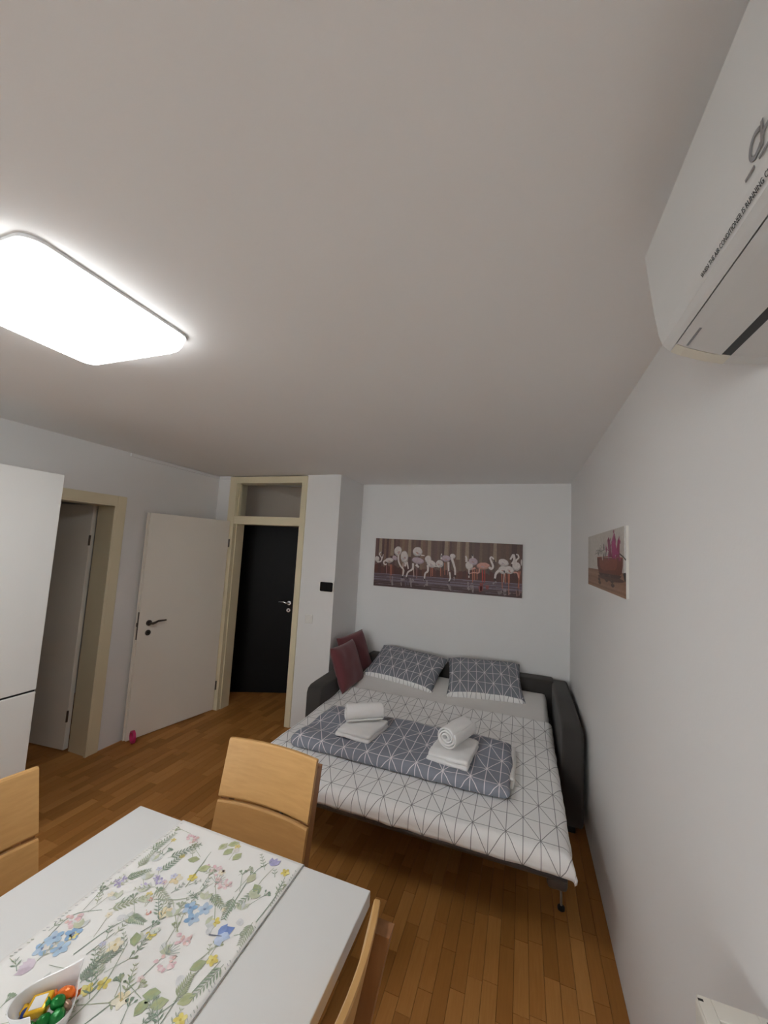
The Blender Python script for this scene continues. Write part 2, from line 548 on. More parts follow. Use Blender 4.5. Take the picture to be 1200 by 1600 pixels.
PR = {"bodies":[[0.028,0.294,0.027,0.032,0,0],[0.173,0.288,0.049,0.027,-8,0],[0.268,0.396,0.043,0.053,10,0],[0.235,0.317,0.03,0.024,30,2],[0.345,0.337,0.043,0.066,-5,0],[0.49,0.401,0.054,0.051,0,0],[0.498,0.304,0.068,0.035,8,2],[0.611,0.325,0.035,0.041,0,0],[0.648,0.279,0.052,0.038,15,0],[0.737,0.285,0.041,0.04,-25,0],[0.79,0.349,0.04,0.027,0,2],[0.802,0.345,0.049,0.034,0,2],[0.873,0.372,0.03,0.026,0,0],[1.048,0.285,0.04,0.045,0,0],[1.086,0.329,0.046,0.04,0,2],[1.189,0.291,0.068,0.035,-5,1],[1.386,0.336,0.051,0.038,10,0],[1.38,0.264,0.042,0.039,0,0],[1.442,0.268,0.048,0.039,15,0],[1.51,0.308,0.04,0.043,0,0],[1.557,0.347,0.026,0.032,0,0]],"necks":[[[[0.03,0.262],[0.072,0.271],[0.081,0.308],[0.052,0.349],[0.07,0.375],[0.078,0.364]],0.016,0],[[[0.072,0.271],[0.092,0.322],[0.098,0.351]],0.012,0],[[[0.135,0.289],[0.106,0.266],[0.123,0.239],[0.145,0.248]],0.02,0],[[[0.274,0.354],[0.281,0.284],[0.31,0.23],[0.345,0.191],[0.334,0.127]],0.02,0],[[[0.377,0.283],[0.39,0.235],[0.395,0.208]],0.018,0],[[[0.446,0.273],[0.442,0.211],[0.393,0.173],[0.376,0.117]],0.022,0],[[[0.363,0.275],[0.357,0.233]],0.03,0],[[[0.61,0.263],[0.613,0.202],[0.586,0.173],[0.579,0.118]],0.024,0],[[[0.732,0.257],[0.683,0.254]],0.012,0],[[[0.753,0.333],[0.754,0.394]],0.018,0],[[[0.479,0.262],[0.512,0.233]],0.03,0],[[[0.531,0.365],[0.57,0.363]],0.014,0],[[[0.862,0.356],[0.888,0.283],[0.901,0.239],[0.906,0.179]],0.026,0],[[[0.83,0.309],[0.837,0.212]],0.022,0],[[[0.845,0.205],[0.855,0.146],[0.841,0.107]],0.018,0],[[[1.017,0.321],[1.016,0.358],[1.007,0.383]],0.024,0],[[[1.08,0.361],[1.077,0.402]],0.02,0],[[[1.246,0.284],[1.268,0.267],[1.285,0.293],[1.266,0.343],[1.255,0.372],[1.268,0.387],[1.29,0.366]],0.024,0],[[[1.15,0.263],[1.144,0.218],[1.097,0.219],[1.054,0.205]],0.014,1],[[[1.045,0.256],[1.048,0.16]],0.016,0],[[[1.11,0.267],[1.074,0.25]],0.02,1],[[[1.346,0.258],[1.315,0.223],[1.306,0.172]],0.028,0],[[[1.469,0.327],[1.488,0.371],[1.48,0.421],[1.464,0.398],[1.45,0.372]],0.026,0],[[[1.502,0.343],[1.509,0.372],[1.529,0.395],[1.521,0.423],[1.504,0.426]],0.018,0],[[[1.484,0.246],[1.518,0.245],[1.532,0.196]],0.016,1]],"beaks":[[0.334,0.117],[0.387,0.111],[0.58,0.108],[0.758,0.367],[0.081,0.368],[1.294,0.351],[0.907,0.168],[1.045,0.193],[0.845,0.1],[1.307,0.165],[1.395,0.25],[1.077,0.395]],"legs":[[[[0.187,0.243],[0.193,0.124]],1],[[[0.202,0.244],[0.207,0.125]],1],[[[0.334,0.266],[0.333,0.134]],0],[[[0.142,0.24],[0.147,0.142]],2],[[[0.451,0.253],[0.462,0.13]],0],[[[0.49,0.255],[0.493,0.112]],2],[[[0.663,0.239],[0.664,0.151]],1],[[[0.646,0.238],[0.648,0.144]],1],[[[0.749,0.245],[0.753,0.158]],1],[[[0.792,0.299],[0.797,0.171]],1],[[[0.819,0.301],[0.827,0.173]],2],[[[1.082,0.243],[1.087,0.119]],1],[[[1.1,0.245],[1.103,0.142]],1],[[[1.125,0.254],[1.132,0.152]],1],[[[1.179,0.25],[1.187,0.127]],3],[[[1.204,0.252],[1.208,0.128]],3],[[[1.371,0.227],[1.381,0.078]],1],[[[1.395,0.229],[1.392,0.143]],0],[[[1.433,0.239],[1.445,0.019]],1],[[[1.446,0.24],[1.445,0.133]],1],[[[1.531,0.26],[1.538,0.084]],1],[[[1.545,0.261],[1.528,0.097]],1],[[[1.405,0.23],[1.408,0.13]],1]],"refl":[[[[0.585,0.112],[0.597,0.011]],0,0.06],[[[0.193,0.124],[0.199,0.02]],1,0.03],[[[0.22,0.119],[0.226,0.015]],0,0.03],[[[0.335,0.107],[0.34,0.01]],0,0.05],[[[0.443,0.115],[0.459,0.013]],0,0.07],[[[0.393,0.097],[0.397,0.022]],4,0.08],[[[0.846,0.085],[0.853,0.011]],0,0.06],[[[0.903,0.164],[0.905,0.105]],0,0.04],[[[1.045,0.13],[1.046,0.013]],0,0.05],[[[1.082,0.119],[1.089,0.01]],0,0.05],[[[1.194,0.127],[1.197,0.012]],3,0.12],[[[1.306,0.15],[1.311,0.108]],0,0.05],[[[1.364,0.083],[1.373,0.013]],0,0.12],[[[1.528,0.076],[1.529,0.013]],1,0.1],[[[1.443,0.09],[1.445,0.019]],0,0.04]],"water":[[0.012,0.111],[0.831,0.157],[1.063,0.161],[1.278,0.163],[1.567,0.142]],"fp":{"corners":[[0.112,0.314],[1.139,0.307],[1.136,0.011],[0.129,0.005]],"table":[[0.127,0.102],[1.138,0.116]],"stripe":[[1.011,0.31],[1.014,0.114]],"bowl":[[0.341,0.178],[0.35,0.13],[0.41,0.089],[0.54,0.074],[0.908,0.088],[0.969,0.109],[0.988,0.142],[0.988,0.175],[0.703,0.183]],"flowers":[[[0.806,0.3],[0.763,0.27],[0.762,0.173],[0.832,0.174],[0.846,0.266]],[[0.673,0.286],[0.647,0.268],[0.688,0.179],[0.762,0.182],[0.71,0.266]],[[0.911,0.272],[0.885,0.259],[0.845,0.177],[0.922,0.182],[0.928,0.254]],[[0.608,0.231],[0.673,0.217],[0.762,0.185]],[[0.819,0.267],[0.872,0.213],[0.922,0.196],[0.762,0.185],[0.748,0.246]]],"branch":[[[0.922,0.196],[0.993,0.182],[1.058,0.168],[1.136,0.172]],[[0.264,0.194],[0.349,0.223],[0.467,0.214],[0.574,0.222]],[[0.328,0.223],[0.41,0.187]],[[0.286,0.198],[0.369,0.208]],[[0.448,0.249],[0.485,0.234]],[[0.557,0.242],[0.54,0.229]]],"buds":[[0.448,0.245],[0.55,0.239],[0.341,0.219],[0.467,0.2],[0.54,0.186],[0.608,0.199],[0.657,0.211],[0.718,0.192],[0.504,0.18],[0.307,0.198]],"stones":[[0.411,0.054],[0.43,0.035],[0.624,0.059],[0.762,0.06],[0.776,0.04],[0.54,0.077],[0.703,0.081]],"cup":[[0.992,0.108],[1.138,0.113],[1.137,0.077],[1.024,0.07]]},"run":{"blue":[[-1.315,-3.178],[-1.274,-3.165],[-1.283,-3.201],[-1.534,-3.353],[-1.566,-3.379],[-1.523,-3.39],[-1.563,-3.407]],"pink":[[-1.516,-2.975],[-1.34,-3.046],[-1.57,-3.327],[-1.258,-3.255],[-1.253,-3.314],[-1.284,-3.077]],"yellow":[[-1.389,-3.097],[-1.136,-2.966],[-1.346,-3.404],[-1.348,-3.279],[-1.124,-3.391],[-1.152,-3.266],[-1.219,-3.185],[-1.369,-3.428]],"purple":[[-1.484,-3.144],[-1.493,-3.18],[-1.464,-3.145],[-1.576,-3.199],[-1.575,-3.188]],"tulip":[[-1.193,-2.945]],"beige":[[-1.431,-3.121],[-1.366,-3.217],[-1.277,-3.412],[-1.407,-3.332]],"leaves":[[-1.394,-2.96],[-1.362,-2.971],[-1.37,-2.936],[-1.32,-2.977],[-1.442,-3.042],[-1.384,-3.057],[-1.226,-3.379],[-1.223,-3.407],[-1.194,-3.387],[-1.372,-3.303],[-1.176,-3.291],[-1.123,-3.329],[-1.114,-3.315],[-1.221,-3.029],[-1.18,-3.052],[-1.107,-3.158],[-1.145,-3.357],[-1.595,-3.42],[-1.64,-3.388]],"mauve":[[-1.553,-3.455]],"butterfly":[[-1.186,-3.211]],"red":[[-1.439,-3.202],[-1.411,-3.236]],"umbel":[[-1.269,-3.299],[-1.31,-3.084]],"fern":[[[-1.496,-3.122],[-1.486,-3.032]],[[-1.521,-3.071],[-1.468,-2.98]],[[-1.572,-3.182],[-1.531,-3.127]],[[-1.462,-3.167],[-1.371,-3.191]],[[-1.369,-3.406],[-1.429,-3.35]],[[-1.396,-3.425],[-1.412,-3.377]],[[-1.124,-3.145],[-1.115,-3.209]],[[-1.17,-3.04],[-1.207,-3.138]],[[-1.517,-3.271],[-1.456,-3.2]],[[-1.613,-3.469],[-1.62,-3.385]],[[-1.62,-3.385],[-1.622,-3.271]],[[-1.405,-3.382],[-1.385,-3.332]],[[-1.385,-2.882],[-1.305,-2.946]],[[-1.574,-3.137],[-1.586,-3.07]],[[-1.595,-3.074],[-1.591,-2.974]],[[-1.165,-3.365],[-1.174,-3.31]],[[-1.119,-3.263],[-1.132,-3.351]],[[-1.343,-3.439],[-1.443,-3.356]],[[-1.451,-3.264],[-1.394,-3.26]],[[-1.227,-3.101],[-1.203,-3.168]],[[-1.295,-3.119],[-1.223,-3.145]]],"stems":[[[-1.306,-3.476],[-1.282,-3.392],[-1.271,-3.301]],[[-1.22,-3.186],[-1.275,-3.122],[-1.312,-3.084]],[[-1.432,-3.199],[-1.351,-3.16],[-1.316,-3.086]],[[-1.289,-3.245],[-1.38,-3.179]],[[-1.294,-3.247],[-1.33,-3.169]],[[-1.203,-3.168],[-1.227,-3.013],[-1.202,-2.946]],[[-1.158,-3.072],[-1.186,-3.035],[-1.181,-2.965]],[[-1.573,-3.411],[-1.592,-3.324],[-1.533,-3.278]],[[-1.478,-3.388],[-1.463,-3.309],[-1.435,-3.257]],[[-1.449,-3.376],[-1.439,-3.309]],[[-1.157,-3.414],[-1.166,-3.337],[-1.165,-3.298]],[[-1.188,-3.427],[-1.158,-3.362]],[[-1.343,-3.491],[-1.342,-3.41],[-1.385,-3.314]],[[-1.39,-3.098],[-1.413,-2.993]],[[-1.381,-3.132],[-1.402,-3.034]],[[-1.378,-3.283],[-1.363,-3.247]],[[-1.183,-3.281],[-1.166,-3.221]],[[-1.142,-3.341],[-1.132,-3.26]],[[-1.116,-3.142],[-1.114,-3.053],[-1.127,-2.983]]]}}

# ================================================================== the setting
XL, YD, XA, YREAR = -3.76, -0.60, -2.20, -7.20


def struct(o, label=None):
    o['kind'] = 'structure'
    if label:
        o['label'] = label
    return o


# --- floor: sub-floor with a strip of oak parquet on it, every strip laid along the room
floor = struct(boxes('floor', [(-5.3, 0.1, -7.3, 0.95, -0.06, -0.012)], M['subfloor']), 'oak strip parquet floor')
PW, PL, GAP = 0.0625, 0.325, 0.0011


def project(p):
    d = Vector(p) - CAM
    z = d.dot(_fwd)
    if z < 0.05:
        return None
    return 600 + F_PX * d.dot(_r2) / z, 800 - F_PX * d.dot(_u2) / z, z


OCC = [((-2.0, -0.2), (-2.12, -0.2), (0.34, 0.56)),                 # bed
       ((-1.835, -0.862), (-4.3, -2.914), (0.70, 0.75)),            # table
       ((-3.72, -3.1), (-3.19, -2.59), (0.0, 2.15)),                # fridge
       ((-2.2, 0.1), (-0.6, 0.3), (-.1, 2.5)), ((-2.59, -2.2), (-0.6, -0.45), (-.1, 2.5)), ((-3.76, -3.53), (-0.6, -0.45), (-.1, 2.5)),
       ((-3.96, -3.76), (-1.69, -0.5), (-.1, 2.5)), ((-3.96, -3.76), (-5.4, -2.57), (-.1, 2.5)),
       ((-3.70, -3.60), (-1.48, -0.65), (0, 2.0))]


def hidden(p):
    o = Vector(p)
    d = CAM - o
    for (x0, x1), (y0, y1), (z0, z1) in OCC:
        t0, t1 = 0.0, 1.0
        for a, lo, hi in ((0, x0, x1), (1, y0, y1), (2, z0, z1)):
            if abs(d[a]) < 1e-9:
                if not lo <= o[a] <= hi:
                    t0, t1 = 1, 0
                continue
            ta, tb = (lo - o[a]) / d[a], (hi - o[a]) / d[a]
            t0, t1 = max(t0, min(ta, tb)), min(t1, max(ta, tb))
        if t0 < t1:
            return True
    return False


strips = []
rs = random.Random(3)
ncol = int(5.25 / PW)
for i in range(ncol):
    x1 = -i * PW
    x0 = x1 - PW
    y = -7.2 + rs.uniform(-PL, 0)
    while y < 0.9:
        a, b = max(y, -7.2), min(y + PL, 0.9)
        y += PL
        if b - a < 0.02:
            continue
        strips.append((x0, x1, a, b, abs(b - a - PL) < 1e-6))


def seen_area(s):
    q = [project((x, y, 0)) for x, y in ((s[0], s[2]), (s[1], s[2]), (s[1], s[3]), (s[0], s[3]))]
    if any(v is None for v in q):
        return 0
    cx, cy = sum(v[0] for v in q) / 4, sum(v[1] for v in q) / 4
    if not (0 < cx < 1200 and 0 < cy < 1600):
        return 0
    pts = [((s[0] + s[1]) / 2, s[2] + (s[3] - s[2]) * k, 0.002) for k in (0.15, 0.5, 0.85)]
    vis = sum(not hidden(p) for p in pts)
    ar = abs(sum(q[i][0] * q[(i + 1) % 4][1] - q[(i + 1) % 4][0] * q[i][1] for i in range(4))) / 2
    return ar * vis / 3


strips.sort(key=seen_area, reverse=True)


def plank_bm(bm, x0, x1, y0, y1, dz=0.0):
    g, c, zt = GAP / 2, 0.0009, 0.0 + dz
    lo = [bm.verts.new(p) for p in ((x0 + g, y0 + g, -0.014), (x1 - g, y0 + g, -0.014), (x1 - g, y1 - g, -0.014), (x0 + g, y1 - g, -0.014))]
    mi = [bm.verts.new((v.co.x, v.co.y, zt - c)) for v in lo]
    hi = [bm.verts.new(p) for p in ((x0 + g + c, y0 + g + c, zt), (x1 - g - c, y0 + g + c, zt), (x1 - g - c, y1 - g - c, zt), (x0 + g + c, y1 - g - c, zt))]
    for a, b in ((lo, mi), (mi, hi)):
        for k in range(4):
            bm.faces.new((a[k], a[(k + 1) % 4], b[(k + 1) % 4], b[k]))
    bm.faces.new(hi)


bm = bmesh.new()
plank_bm(bm, -PW / 2, PW / 2, -PL / 2, PL / 2)
plank_me = bpy.data.meshes.new('plank')
bm.to_mesh(plank_me)
bm.free()
plank_me.materials.append(M['floor'])
for s in strips[:300]:
    dz = rs.uniform(-0.0004, 0)
    if s[4]:
        o = bpy.data.objects.new('plank', plank_me)
        COL.objects.link(o)
        o.parent = floor
        o.location = ((s[0] + s[1]) / 2, (s[2] + s[3]) / 2, dz)
    else:
        bm = bmesh.new()
        plank_bm(bm, s[0], s[1], s[2], s[3], dz)
        from_bm('plank', bm, M['floor'], floor)
bm = bmesh.new()
for s in strips[300:]:
    plank_bm(bm, s[0], s[1], s[2], s[3], rs.uniform(-0.0004, 0))
rest = from_bm('parquet_strips', bm, M['floor'], floor)
rest['kind'] = 'stuff'

# --- ceiling and walls
struct(boxes('ceiling', [(-5.3, 0.1, -7.3, 0.95, H, H + 0.1)], M['ceil']), 'plain white painted ceiling')
struct(boxes('wall_right', [(0, 0.12, -7.3, 0.12, -0.06, H)], M['wall']), 'white painted wall carrying the air conditioner and plant picture')
struct(boxes('wall_back', [(-2.32, 0, 0, 0.12, -0.06, H)], M['wall']), 'white painted alcove wall behind the bed')
struct(boxes('wall_alcove', [(-2.32, XA, -0.45, 0.0, -0.06, H)], M['wall']), 'short white wall closing the alcove beside the cushions')
struct(boxes('wall_entry', [(XL, -3.575, YD, -0.45, -0.06, H), (-2.592, XA, YD, -0.45, -0.06, H)], M['wall']), 'white wall around the hall doorway')
OY0, OY1, OZ = -2.57, -1.768, 2.068                                   # opening of the side-room door
struct(boxes('wall_left', [(XL - 0.2, XL, OY1, -0.45, -0.06, H), (XL - 0.2, XL, -7.3, OY0, -0.06, H), (XL - 0.2, XL, OY0, OY1, OZ, H)], M['wall']),
       'white wall with the side-room doorway and the open door')
WX0, WX1, WZ0, WZ1 = -3.2, -0.4, 1.15, 2.32
struct(boxes('wall_rear', [(XL, WX0, YREAR - 0.1, YREAR, 0, H), (WX1, 0, YREAR - 0.1, YREAR, 0, H), (WX0, WX1, YREAR - 0.1, YREAR, 0, WZ0), (WX0, WX1, YREAR - 0.1, YREAR, WZ1, H)], M['wall']))
# hall behind the doorway: a slanting wall with the dark entrance door
HA, HB = Vector((-3.766, -0.115, 0)), Vector((-3.121, 0.184, 0))
hd = (HB - HA).normalized()
hrot = math.atan2(hd.y, hd.x)
bm = bmesh.new()
add_box(bm, -0.95, 1.75, 0.0, 0.1, -0.06, H, Matrix.Translation(HA) @ Matrix.Rotation(hrot, 4, 'Z'))
struct(from_bm('wall_hall', bm, M['hall']), 'hall wall around the dark entrance door')
struct(boxes('wall_hall_side', [(-2.42, -2.32, -0.45, 0.95, -0.06, H)], M['hall']))
# side room behind the ajar door
struct(boxes('wall_side_room', [(-5.3, -5.2, -7.3, 0.0, -0.06, H), (-5.2, XL - 0.2, -0.65, -0.55, -0.06, H), (-5.2, XL - 0.2, -4.2, -4.1, -0.06, H)], M['wall']))

# --- unseen window added in the wall behind the camera for daylight fill
win = struct(thing('fill_window_1', ((WX0 + WX1) / 2, YREAR - 0.05, WZ0)), 'unseen white framed window added for daylight fill')
hw, hh = (WX1 - WX0) / 2, WZ1 - WZ0
for x0, x1, z0, z1, n_ in ((-hw, hw, 0, 0.06, 'window_frame'), (-hw, hw, hh - 0.06, hh, 'window_frame'), (-hw, -hw + 0.06, 0.06, hh - 0.06, 'window_frame'), (hw - 0.06, hw, 0.06, hh - 0.06, 'window_frame'), (-0.05, 0.05, 0.06, hh - 0.06, 'mullion')):
    box(n_, x0, x1, -0.035, 0.035, z0, z1, M['window'], win, 0.004)
for sx in (-1, 1):
    box('pane', *sorted((sx * 0.05, sx * (hw - 0.06))), -0.004, 0.004, 0.06, hh - 0.06, M['glass'], win)
box('window_sill', -hw - 0.05, hw + 0.05, 0.05, 0.2, -0.04, 0.0, M['window'], win, 0.005)

# --- door_1: hall doorway with transom light and the white leaf standing open against the left wall
d1 = struct(thing('door_1', (0, 0, 0)), 'hall doorway with cream frame, glass transom and white leaf standing open')
YF, YB = YD - 0.016, -0.447
boxes('jamb', [(-3.582, -3.49, YF, YD + 0.03, 0, H - 0.012), (-3.53, -3.477, YD + 0.03, YB, 0, H - 0.012)], M['cream'], d1)
boxes('jamb', [(-2.646, -2.585, YF, YD + 0.03, 0, H - 0.012), (-2.634, -2.585, YD + 0.03, YB, 0, H - 0.012)], M['cream'], d1)
box('head', -3.49, -2.646, YF, YB, 2.465, H - 0.012, M['cream'], d1, 0.003)
box('transom_bar', -3.49, -2.640, YF + 0.002, YB, 2.005, 2.095, M['cream'], d1, 0.003)
box('pane', -3.49, -2.64, -0.54, -0.534, 2.095, 2.465, M['glass'], d1)
hinge = Vector((-3.53, -0.625, 0.008))
ld = Vector((-3.69, -1.48, 0)) - Vector((-3.53, -0.62, 0))
LL = ld.length
lf = box('leaf', 0, LL, -0.04, 0.0, 0, 2.025, M['leaf'], d1, 0.002)
lf.location = hinge
lf.rotation_euler = (0, 0, math.atan2(ld.y, ld.x))
lf['label'] = 'white flush door leaf with bronze lever handle'


def lever(parent, s, z, sgn, mat, length=0.135, y=0.0, key_dz=-0.088):
    """lever handle with rose and key rose, on the face at local y, lever pointing along sgn * x"""
    disc('rose', (s, y + 0.005, z), (0, 1, 0), 0.026, 0.010, mat, parent)
    bm_ = bmesh.new()
    tube(bm_, [(s, y + 0.008, z), (s, y + 0.045, z), (s + sgn * 0.012, y + 0.052, z + 0.000), (s + sgn * 0.035, y + 0.052, z + 0.006),
               (s + sgn * 0.06, y + 0.050, z + 0.016), (s + sgn * length, y + 0.048, z + 0.016)], [0.010, 0.010, 0.011, 0.010, 0.009, 0.0075], 10)
    from_bm('lever', bm_, mat, parent, True)
    k_ = disc('key_rose', (s, y + 0.004, z + key_dz), (0, 1, 0), 0.025, 0.008, mat, parent)
    disc('keyhole', (s, y + 0.008, z + key_dz), (0, 1, 0), 0.008, 0.003, M['black'], parent, bevel=0)


lever(lf, LL - 0.088, 1.012, -1, M['bronze'])
box('lock_plate', LL - 0.0005, LL + 0.0015, -0.030, -0.008, 0.87, 1.115, M['bronze'], lf)
box('latch_bolt', LL, LL + 0.010, -0.026, -0.012, 0.985, 1.02, M['bronze'], lf, 0.002)
box('rebate_lip', LL, LL + 0.013, -0.040, -0.027, 0.0, 2.025, M['leaf'], lf, 0.002)
for z in (0.25, 1.78):
    disc('hinge', (-0.004, 0.006, z), (0, 0, 1), 0.008, 0.09, M['bronze'], lf)

# --- door_2: side-room doorway in the left wall, its leaf swung into the side room
d2 = struct(thing('door_2', (0, 0, 0)), 'cream framed side-room doorway beside the fridge, its leaf swung inward')
CW = 0.078
box('casing', XL, XL + 0.016, OY1, OY1 + CW, 0, OZ + CW, M['cream'], d2, 0.003)
box('casing', XL, XL + 0.016, OY0 - CW, OY0, 0, OZ + CW, M['cream'], d2, 0.003)
box('casing', XL, XL + 0.016, OY0, OY1, OZ, OZ + CW, M['cream'], d2, 0.003)
box('reveal', XL - 0.205, XL + 0.016, OY1 - 0.012, OY1, 0, OZ, M['cream'], d2)
box('reveal', XL - 0.205, XL + 0.016, OY0, OY0 + 0.012, 0, OZ, M['cream'], d2)
box('reveal', XL - 0.205, XL + 0.016, OY0 + 0.012, OY1 - 0.012, OZ - 0.012, OZ, M['cream'], d2)
box('stop_bead', XL - 0.004, XL + 0.019, OY1 - 0.026, OY1 - 0.012, 0, OZ - 0.012, M['cream'], d2, 0.002)
l2 = box('leaf', 0.006, 0.82, -0.04, 0.0, 0.008, 2.062, M['leaf'], d2, 0.003)
l2.location = (-3.99, -1.80, 0)
l2.rotation_euler = (0, 0, math.atan2(-0.10, -0.99))
l2['label'] = 'white flush door leaf swung into the side room'
lever(l2, 0.74, 1.03, -1, M['bronze'])
for z in (0.28, 1.75):
    disc('hinge', (0.002, 0.004, z), (0, 0, 1), 0.008, 0.09, M['bronze'], l2)

# --- door_3: dark entrance door in the hall
d3 = struct(thing('door_3', HA, hrot), 'near-black entrance door seen through the hall doorway')
box('leaf', -0.10, 0.78, -0.035, -0.002, 0.006, 2.075, M['darkdoor'], d3, 0.003)
bmx = thing('handle_set', (0, -0.035, 0), 0)
bmx.parent = d3
bmx.rotation_euler = (0, 0, PI)
lever(bmx, -0.645, 1.085, 1, M['chrome'], 0.12)
for x0, x1, z0, z1 in ((-0.17, -0.10, 0, 2.125), (0.78, 0.85, 0, 2.125), (-0.10, 0.78, 2.075, 2.125)):
    box('casing', x0, x1, -0.02, 0.0, z0, z1, M['darkdoor'], d3, 0.003)

# --- cable trim below the ceiling
t1 = struct(thing('trim_1', (0, 0, 0)), 'thin white cable duct under the ceiling above the open door')
box('duct', XL, XL + 0.018, -1.70, YD, H - 0.034, H - 0.008, M['wall'], t1, 0.002)
box('duct', XL + 0.018, -3.582, YD - 0.018, YD, H - 0.034, H - 0.008, M['wall'], t1, 0.002)

# ================================================================== ceiling lamp
LC, LH = Vector((-1.868, -3.372, H)), 0.258
lamp = thing('ceiling_lamp', LC, 0, 'large square glowing white LED panel with rounded corners under the ceiling', 'lamp')


def rounded_square(h, r, n=8):
    pts = []
    for cx, cy, a0 in ((h - r, h - r, 0), (-h + r, h - r, PI / 2), (-h + r, -h + r, PI), (h - r, -h + r, 1.5 * PI)):
        for k in range(n + 1):
            a = a0 + PI / 2 * k / n
            pts.append((cx + r * math.cos(a), cy + r * math.sin(a)))
    return pts


def stack(name, levels, mat, parent, smooth=True):
    bm_ = bmesh.new()
    rings = [[bm_.verts.new((x, y, z)) for x, y in rounded_square(h, r)] for h, r, z in levels]
    n = len(rings[0])
    for a, b in zip(rings, rings[1:]):
        for k in range(n):
            bm_.faces.new((a[k], a[(k + 1) % n], b[(k + 1) % n], b[k]))
    bm_.faces.new(rings[0])
    bm_.faces.new(rings[-1][::-1])
    bmesh.ops.recalc_face_normals(bm_, faces=list(bm_.faces))
    return from_bm(name, bm_, mat, parent, smooth)


stack('base_tray', [(LH + 0.004, 0.052, -0.0005), (LH + 0.004, 0.052, -0.010)], M['lampbase'], lamp, False)
stack('diffuser_rim', [(LH + 0.001, 0.05, -0.010), (LH - 0.005, 0.048, -0.036), (LH - 0.012, 0.046, -0.052), (LH - 0.028, 0.042, -0.066)], M['lamp_rim'], lamp)
stack('diffuser', [(LH - 0.0285, 0.042, -0.0655), (LH - 0.065, 0.035, -0.072)], M['lamp'], lamp)

# ================================================================== sofa bed
def ztop(y):
    a = max(0.0, min(1.0, (y + 2.1) / 1.15))
    t = max(0.0, min(1.0, (y + 1.0) / 0.75))
    return 0.475 + 0.012 * a + 0.118 * t * t * (3 - 2 * t)                  # the head end is propped up


sofa = thing('sofa_bed', (-1.07, -0.2, 0), 0, 'dark grey upholstered sofa bed folded out in the alcove', 'sofa bed')
OX, OYs = 1.07, 0.2                                                     # world -> sofa local


def sb(name, x0, x1, y0, y1, z0, z1, mat, bev=0.03, seg=4):
    return box(name, x0 + OX, x1 + OX, y0 + OYs, y1 + OYs, z0, z1, mat, sofa, bev, seg)


sb('backrest', -1.97, -0.145, -0.19, -0.015, 0.16, 0.705, M['sofa'], 0.022)


def arm(x0, x1, zt):
    bm_ = bmesh.new()
    prof = []                                                            # (y, z) side outline, front top rounded and sloping a little
    pr = [(-0.06, 0.09), (-0.06, zt - 0.03), (-0.09, zt), (-0.6, zt - 0.004), (-1.02, zt - 0.014), (-1.11, zt - 0.020), (-1.150, zt - 0.038), (-1.168, zt - 0.075), (-1.17, 0.09)]
    a_ = [bm_.verts.new((x0 + OX, y + OYs, z)) for y, z in pr]
    b_ = [bm_.verts.new((x1 + OX, y + OYs, z)) for y, z in pr]
    n = len(pr)
    for k in range(n):
        bm_.faces.new((a_[k], a_[(k + 1) % n], b_[(k + 1) % n], b_[k]))
    bm_.faces.new(a_[::-1])
    bm_.faces.new(b_)
    bmesh.ops.recalc_face_normals(bm_, faces=list(bm_.faces))
    es = [e for e in bm_.edges if abs(e.verts[0].co.x - e.verts[1].co.x) < 1e-6]
    bmesh.ops.bevel(bm_, geom=es, offset=0.022, segments=4, profile=0.5, affect='EDGES', clamp_overlap=True)
    return from_bm('armrest', bm_, M['sofa'], sofa, True)


arm(-2.115, -1.975, 0.668)
arm(-0.165, -0.03, 0.70)
for x in (-2.05, -0.10):
    for y in (-0.12, -1.05):
        sb('foot', x - 0.03, x + 0.03, y - 0.03, y + 0.03, 0.0, 0.10, M['black'], 0.004, 2)
sb('seat_base', -1.97, -0.17, -0.85, -0.2, 0.18, 0.40, M['sofa'], 0.01, 2)
# fold-out frame: rails, foot tube, legs
tube_obj('foot_rail', [(-1.93 + OX, -2.06 + OYs, 0.375), (-0.22 + OX, -2.06 + OYs, 0.375)], 0.019, M['sofaframe'], sofa)
for x in (-1.93, -0.235):
    tube_obj('side_rail', [(x + OX, -2.06 + OYs, 0.375), (x + OX, -0.8 + OYs, 0.375)], 0.017, M['sofaframe'], sofa)
sb('slat_base', -1.92, -0.24, -2.04, -0.86, 0.366, 0.392, M['black'], 0.002, 1)
sb('corner_bracket', -0.30, -0.21, -2.03, -1.86, 0.285, 0.36, M['sofaframe'], 0.02, 3)
sb('corner_bracket', -1.94, -1.85, -2.03, -1.86, 0.285, 0.36, M['sofaframe'], 0.02, 3)
for x in (-0.218, -1.93):
    lg_ = tube_obj('leg', [(x + OX, -1.76 + OYs, 0.37), (x + OX + 0.002, -1.755 + OYs, 0.20), (x + OX - 0.006, -1.75 + OYs, 0.13), (x + OX + 0.004, -1.742 + OYs, 0.085), (x + OX + 0.006, -1.735 + OYs, 0.02)], 0.006, M['rod'], sofa, 8)
    disc('leg_foot', (x + OX + 0.006, -1.735 + OYs, 0.007), (0, 0, 1), 0.018, 0.014, M['black'], lg_)


# mattress with its fitted sheet
def mattress(u, v):
    # u across, v from foot to head; outer ring goes down the sides
    x0, x1, y0, y1, r, zb = -1.93, -0.215, -2.07, -0.20, 0.045, 0.39
    return x0, x1, y0, y1, r, zb


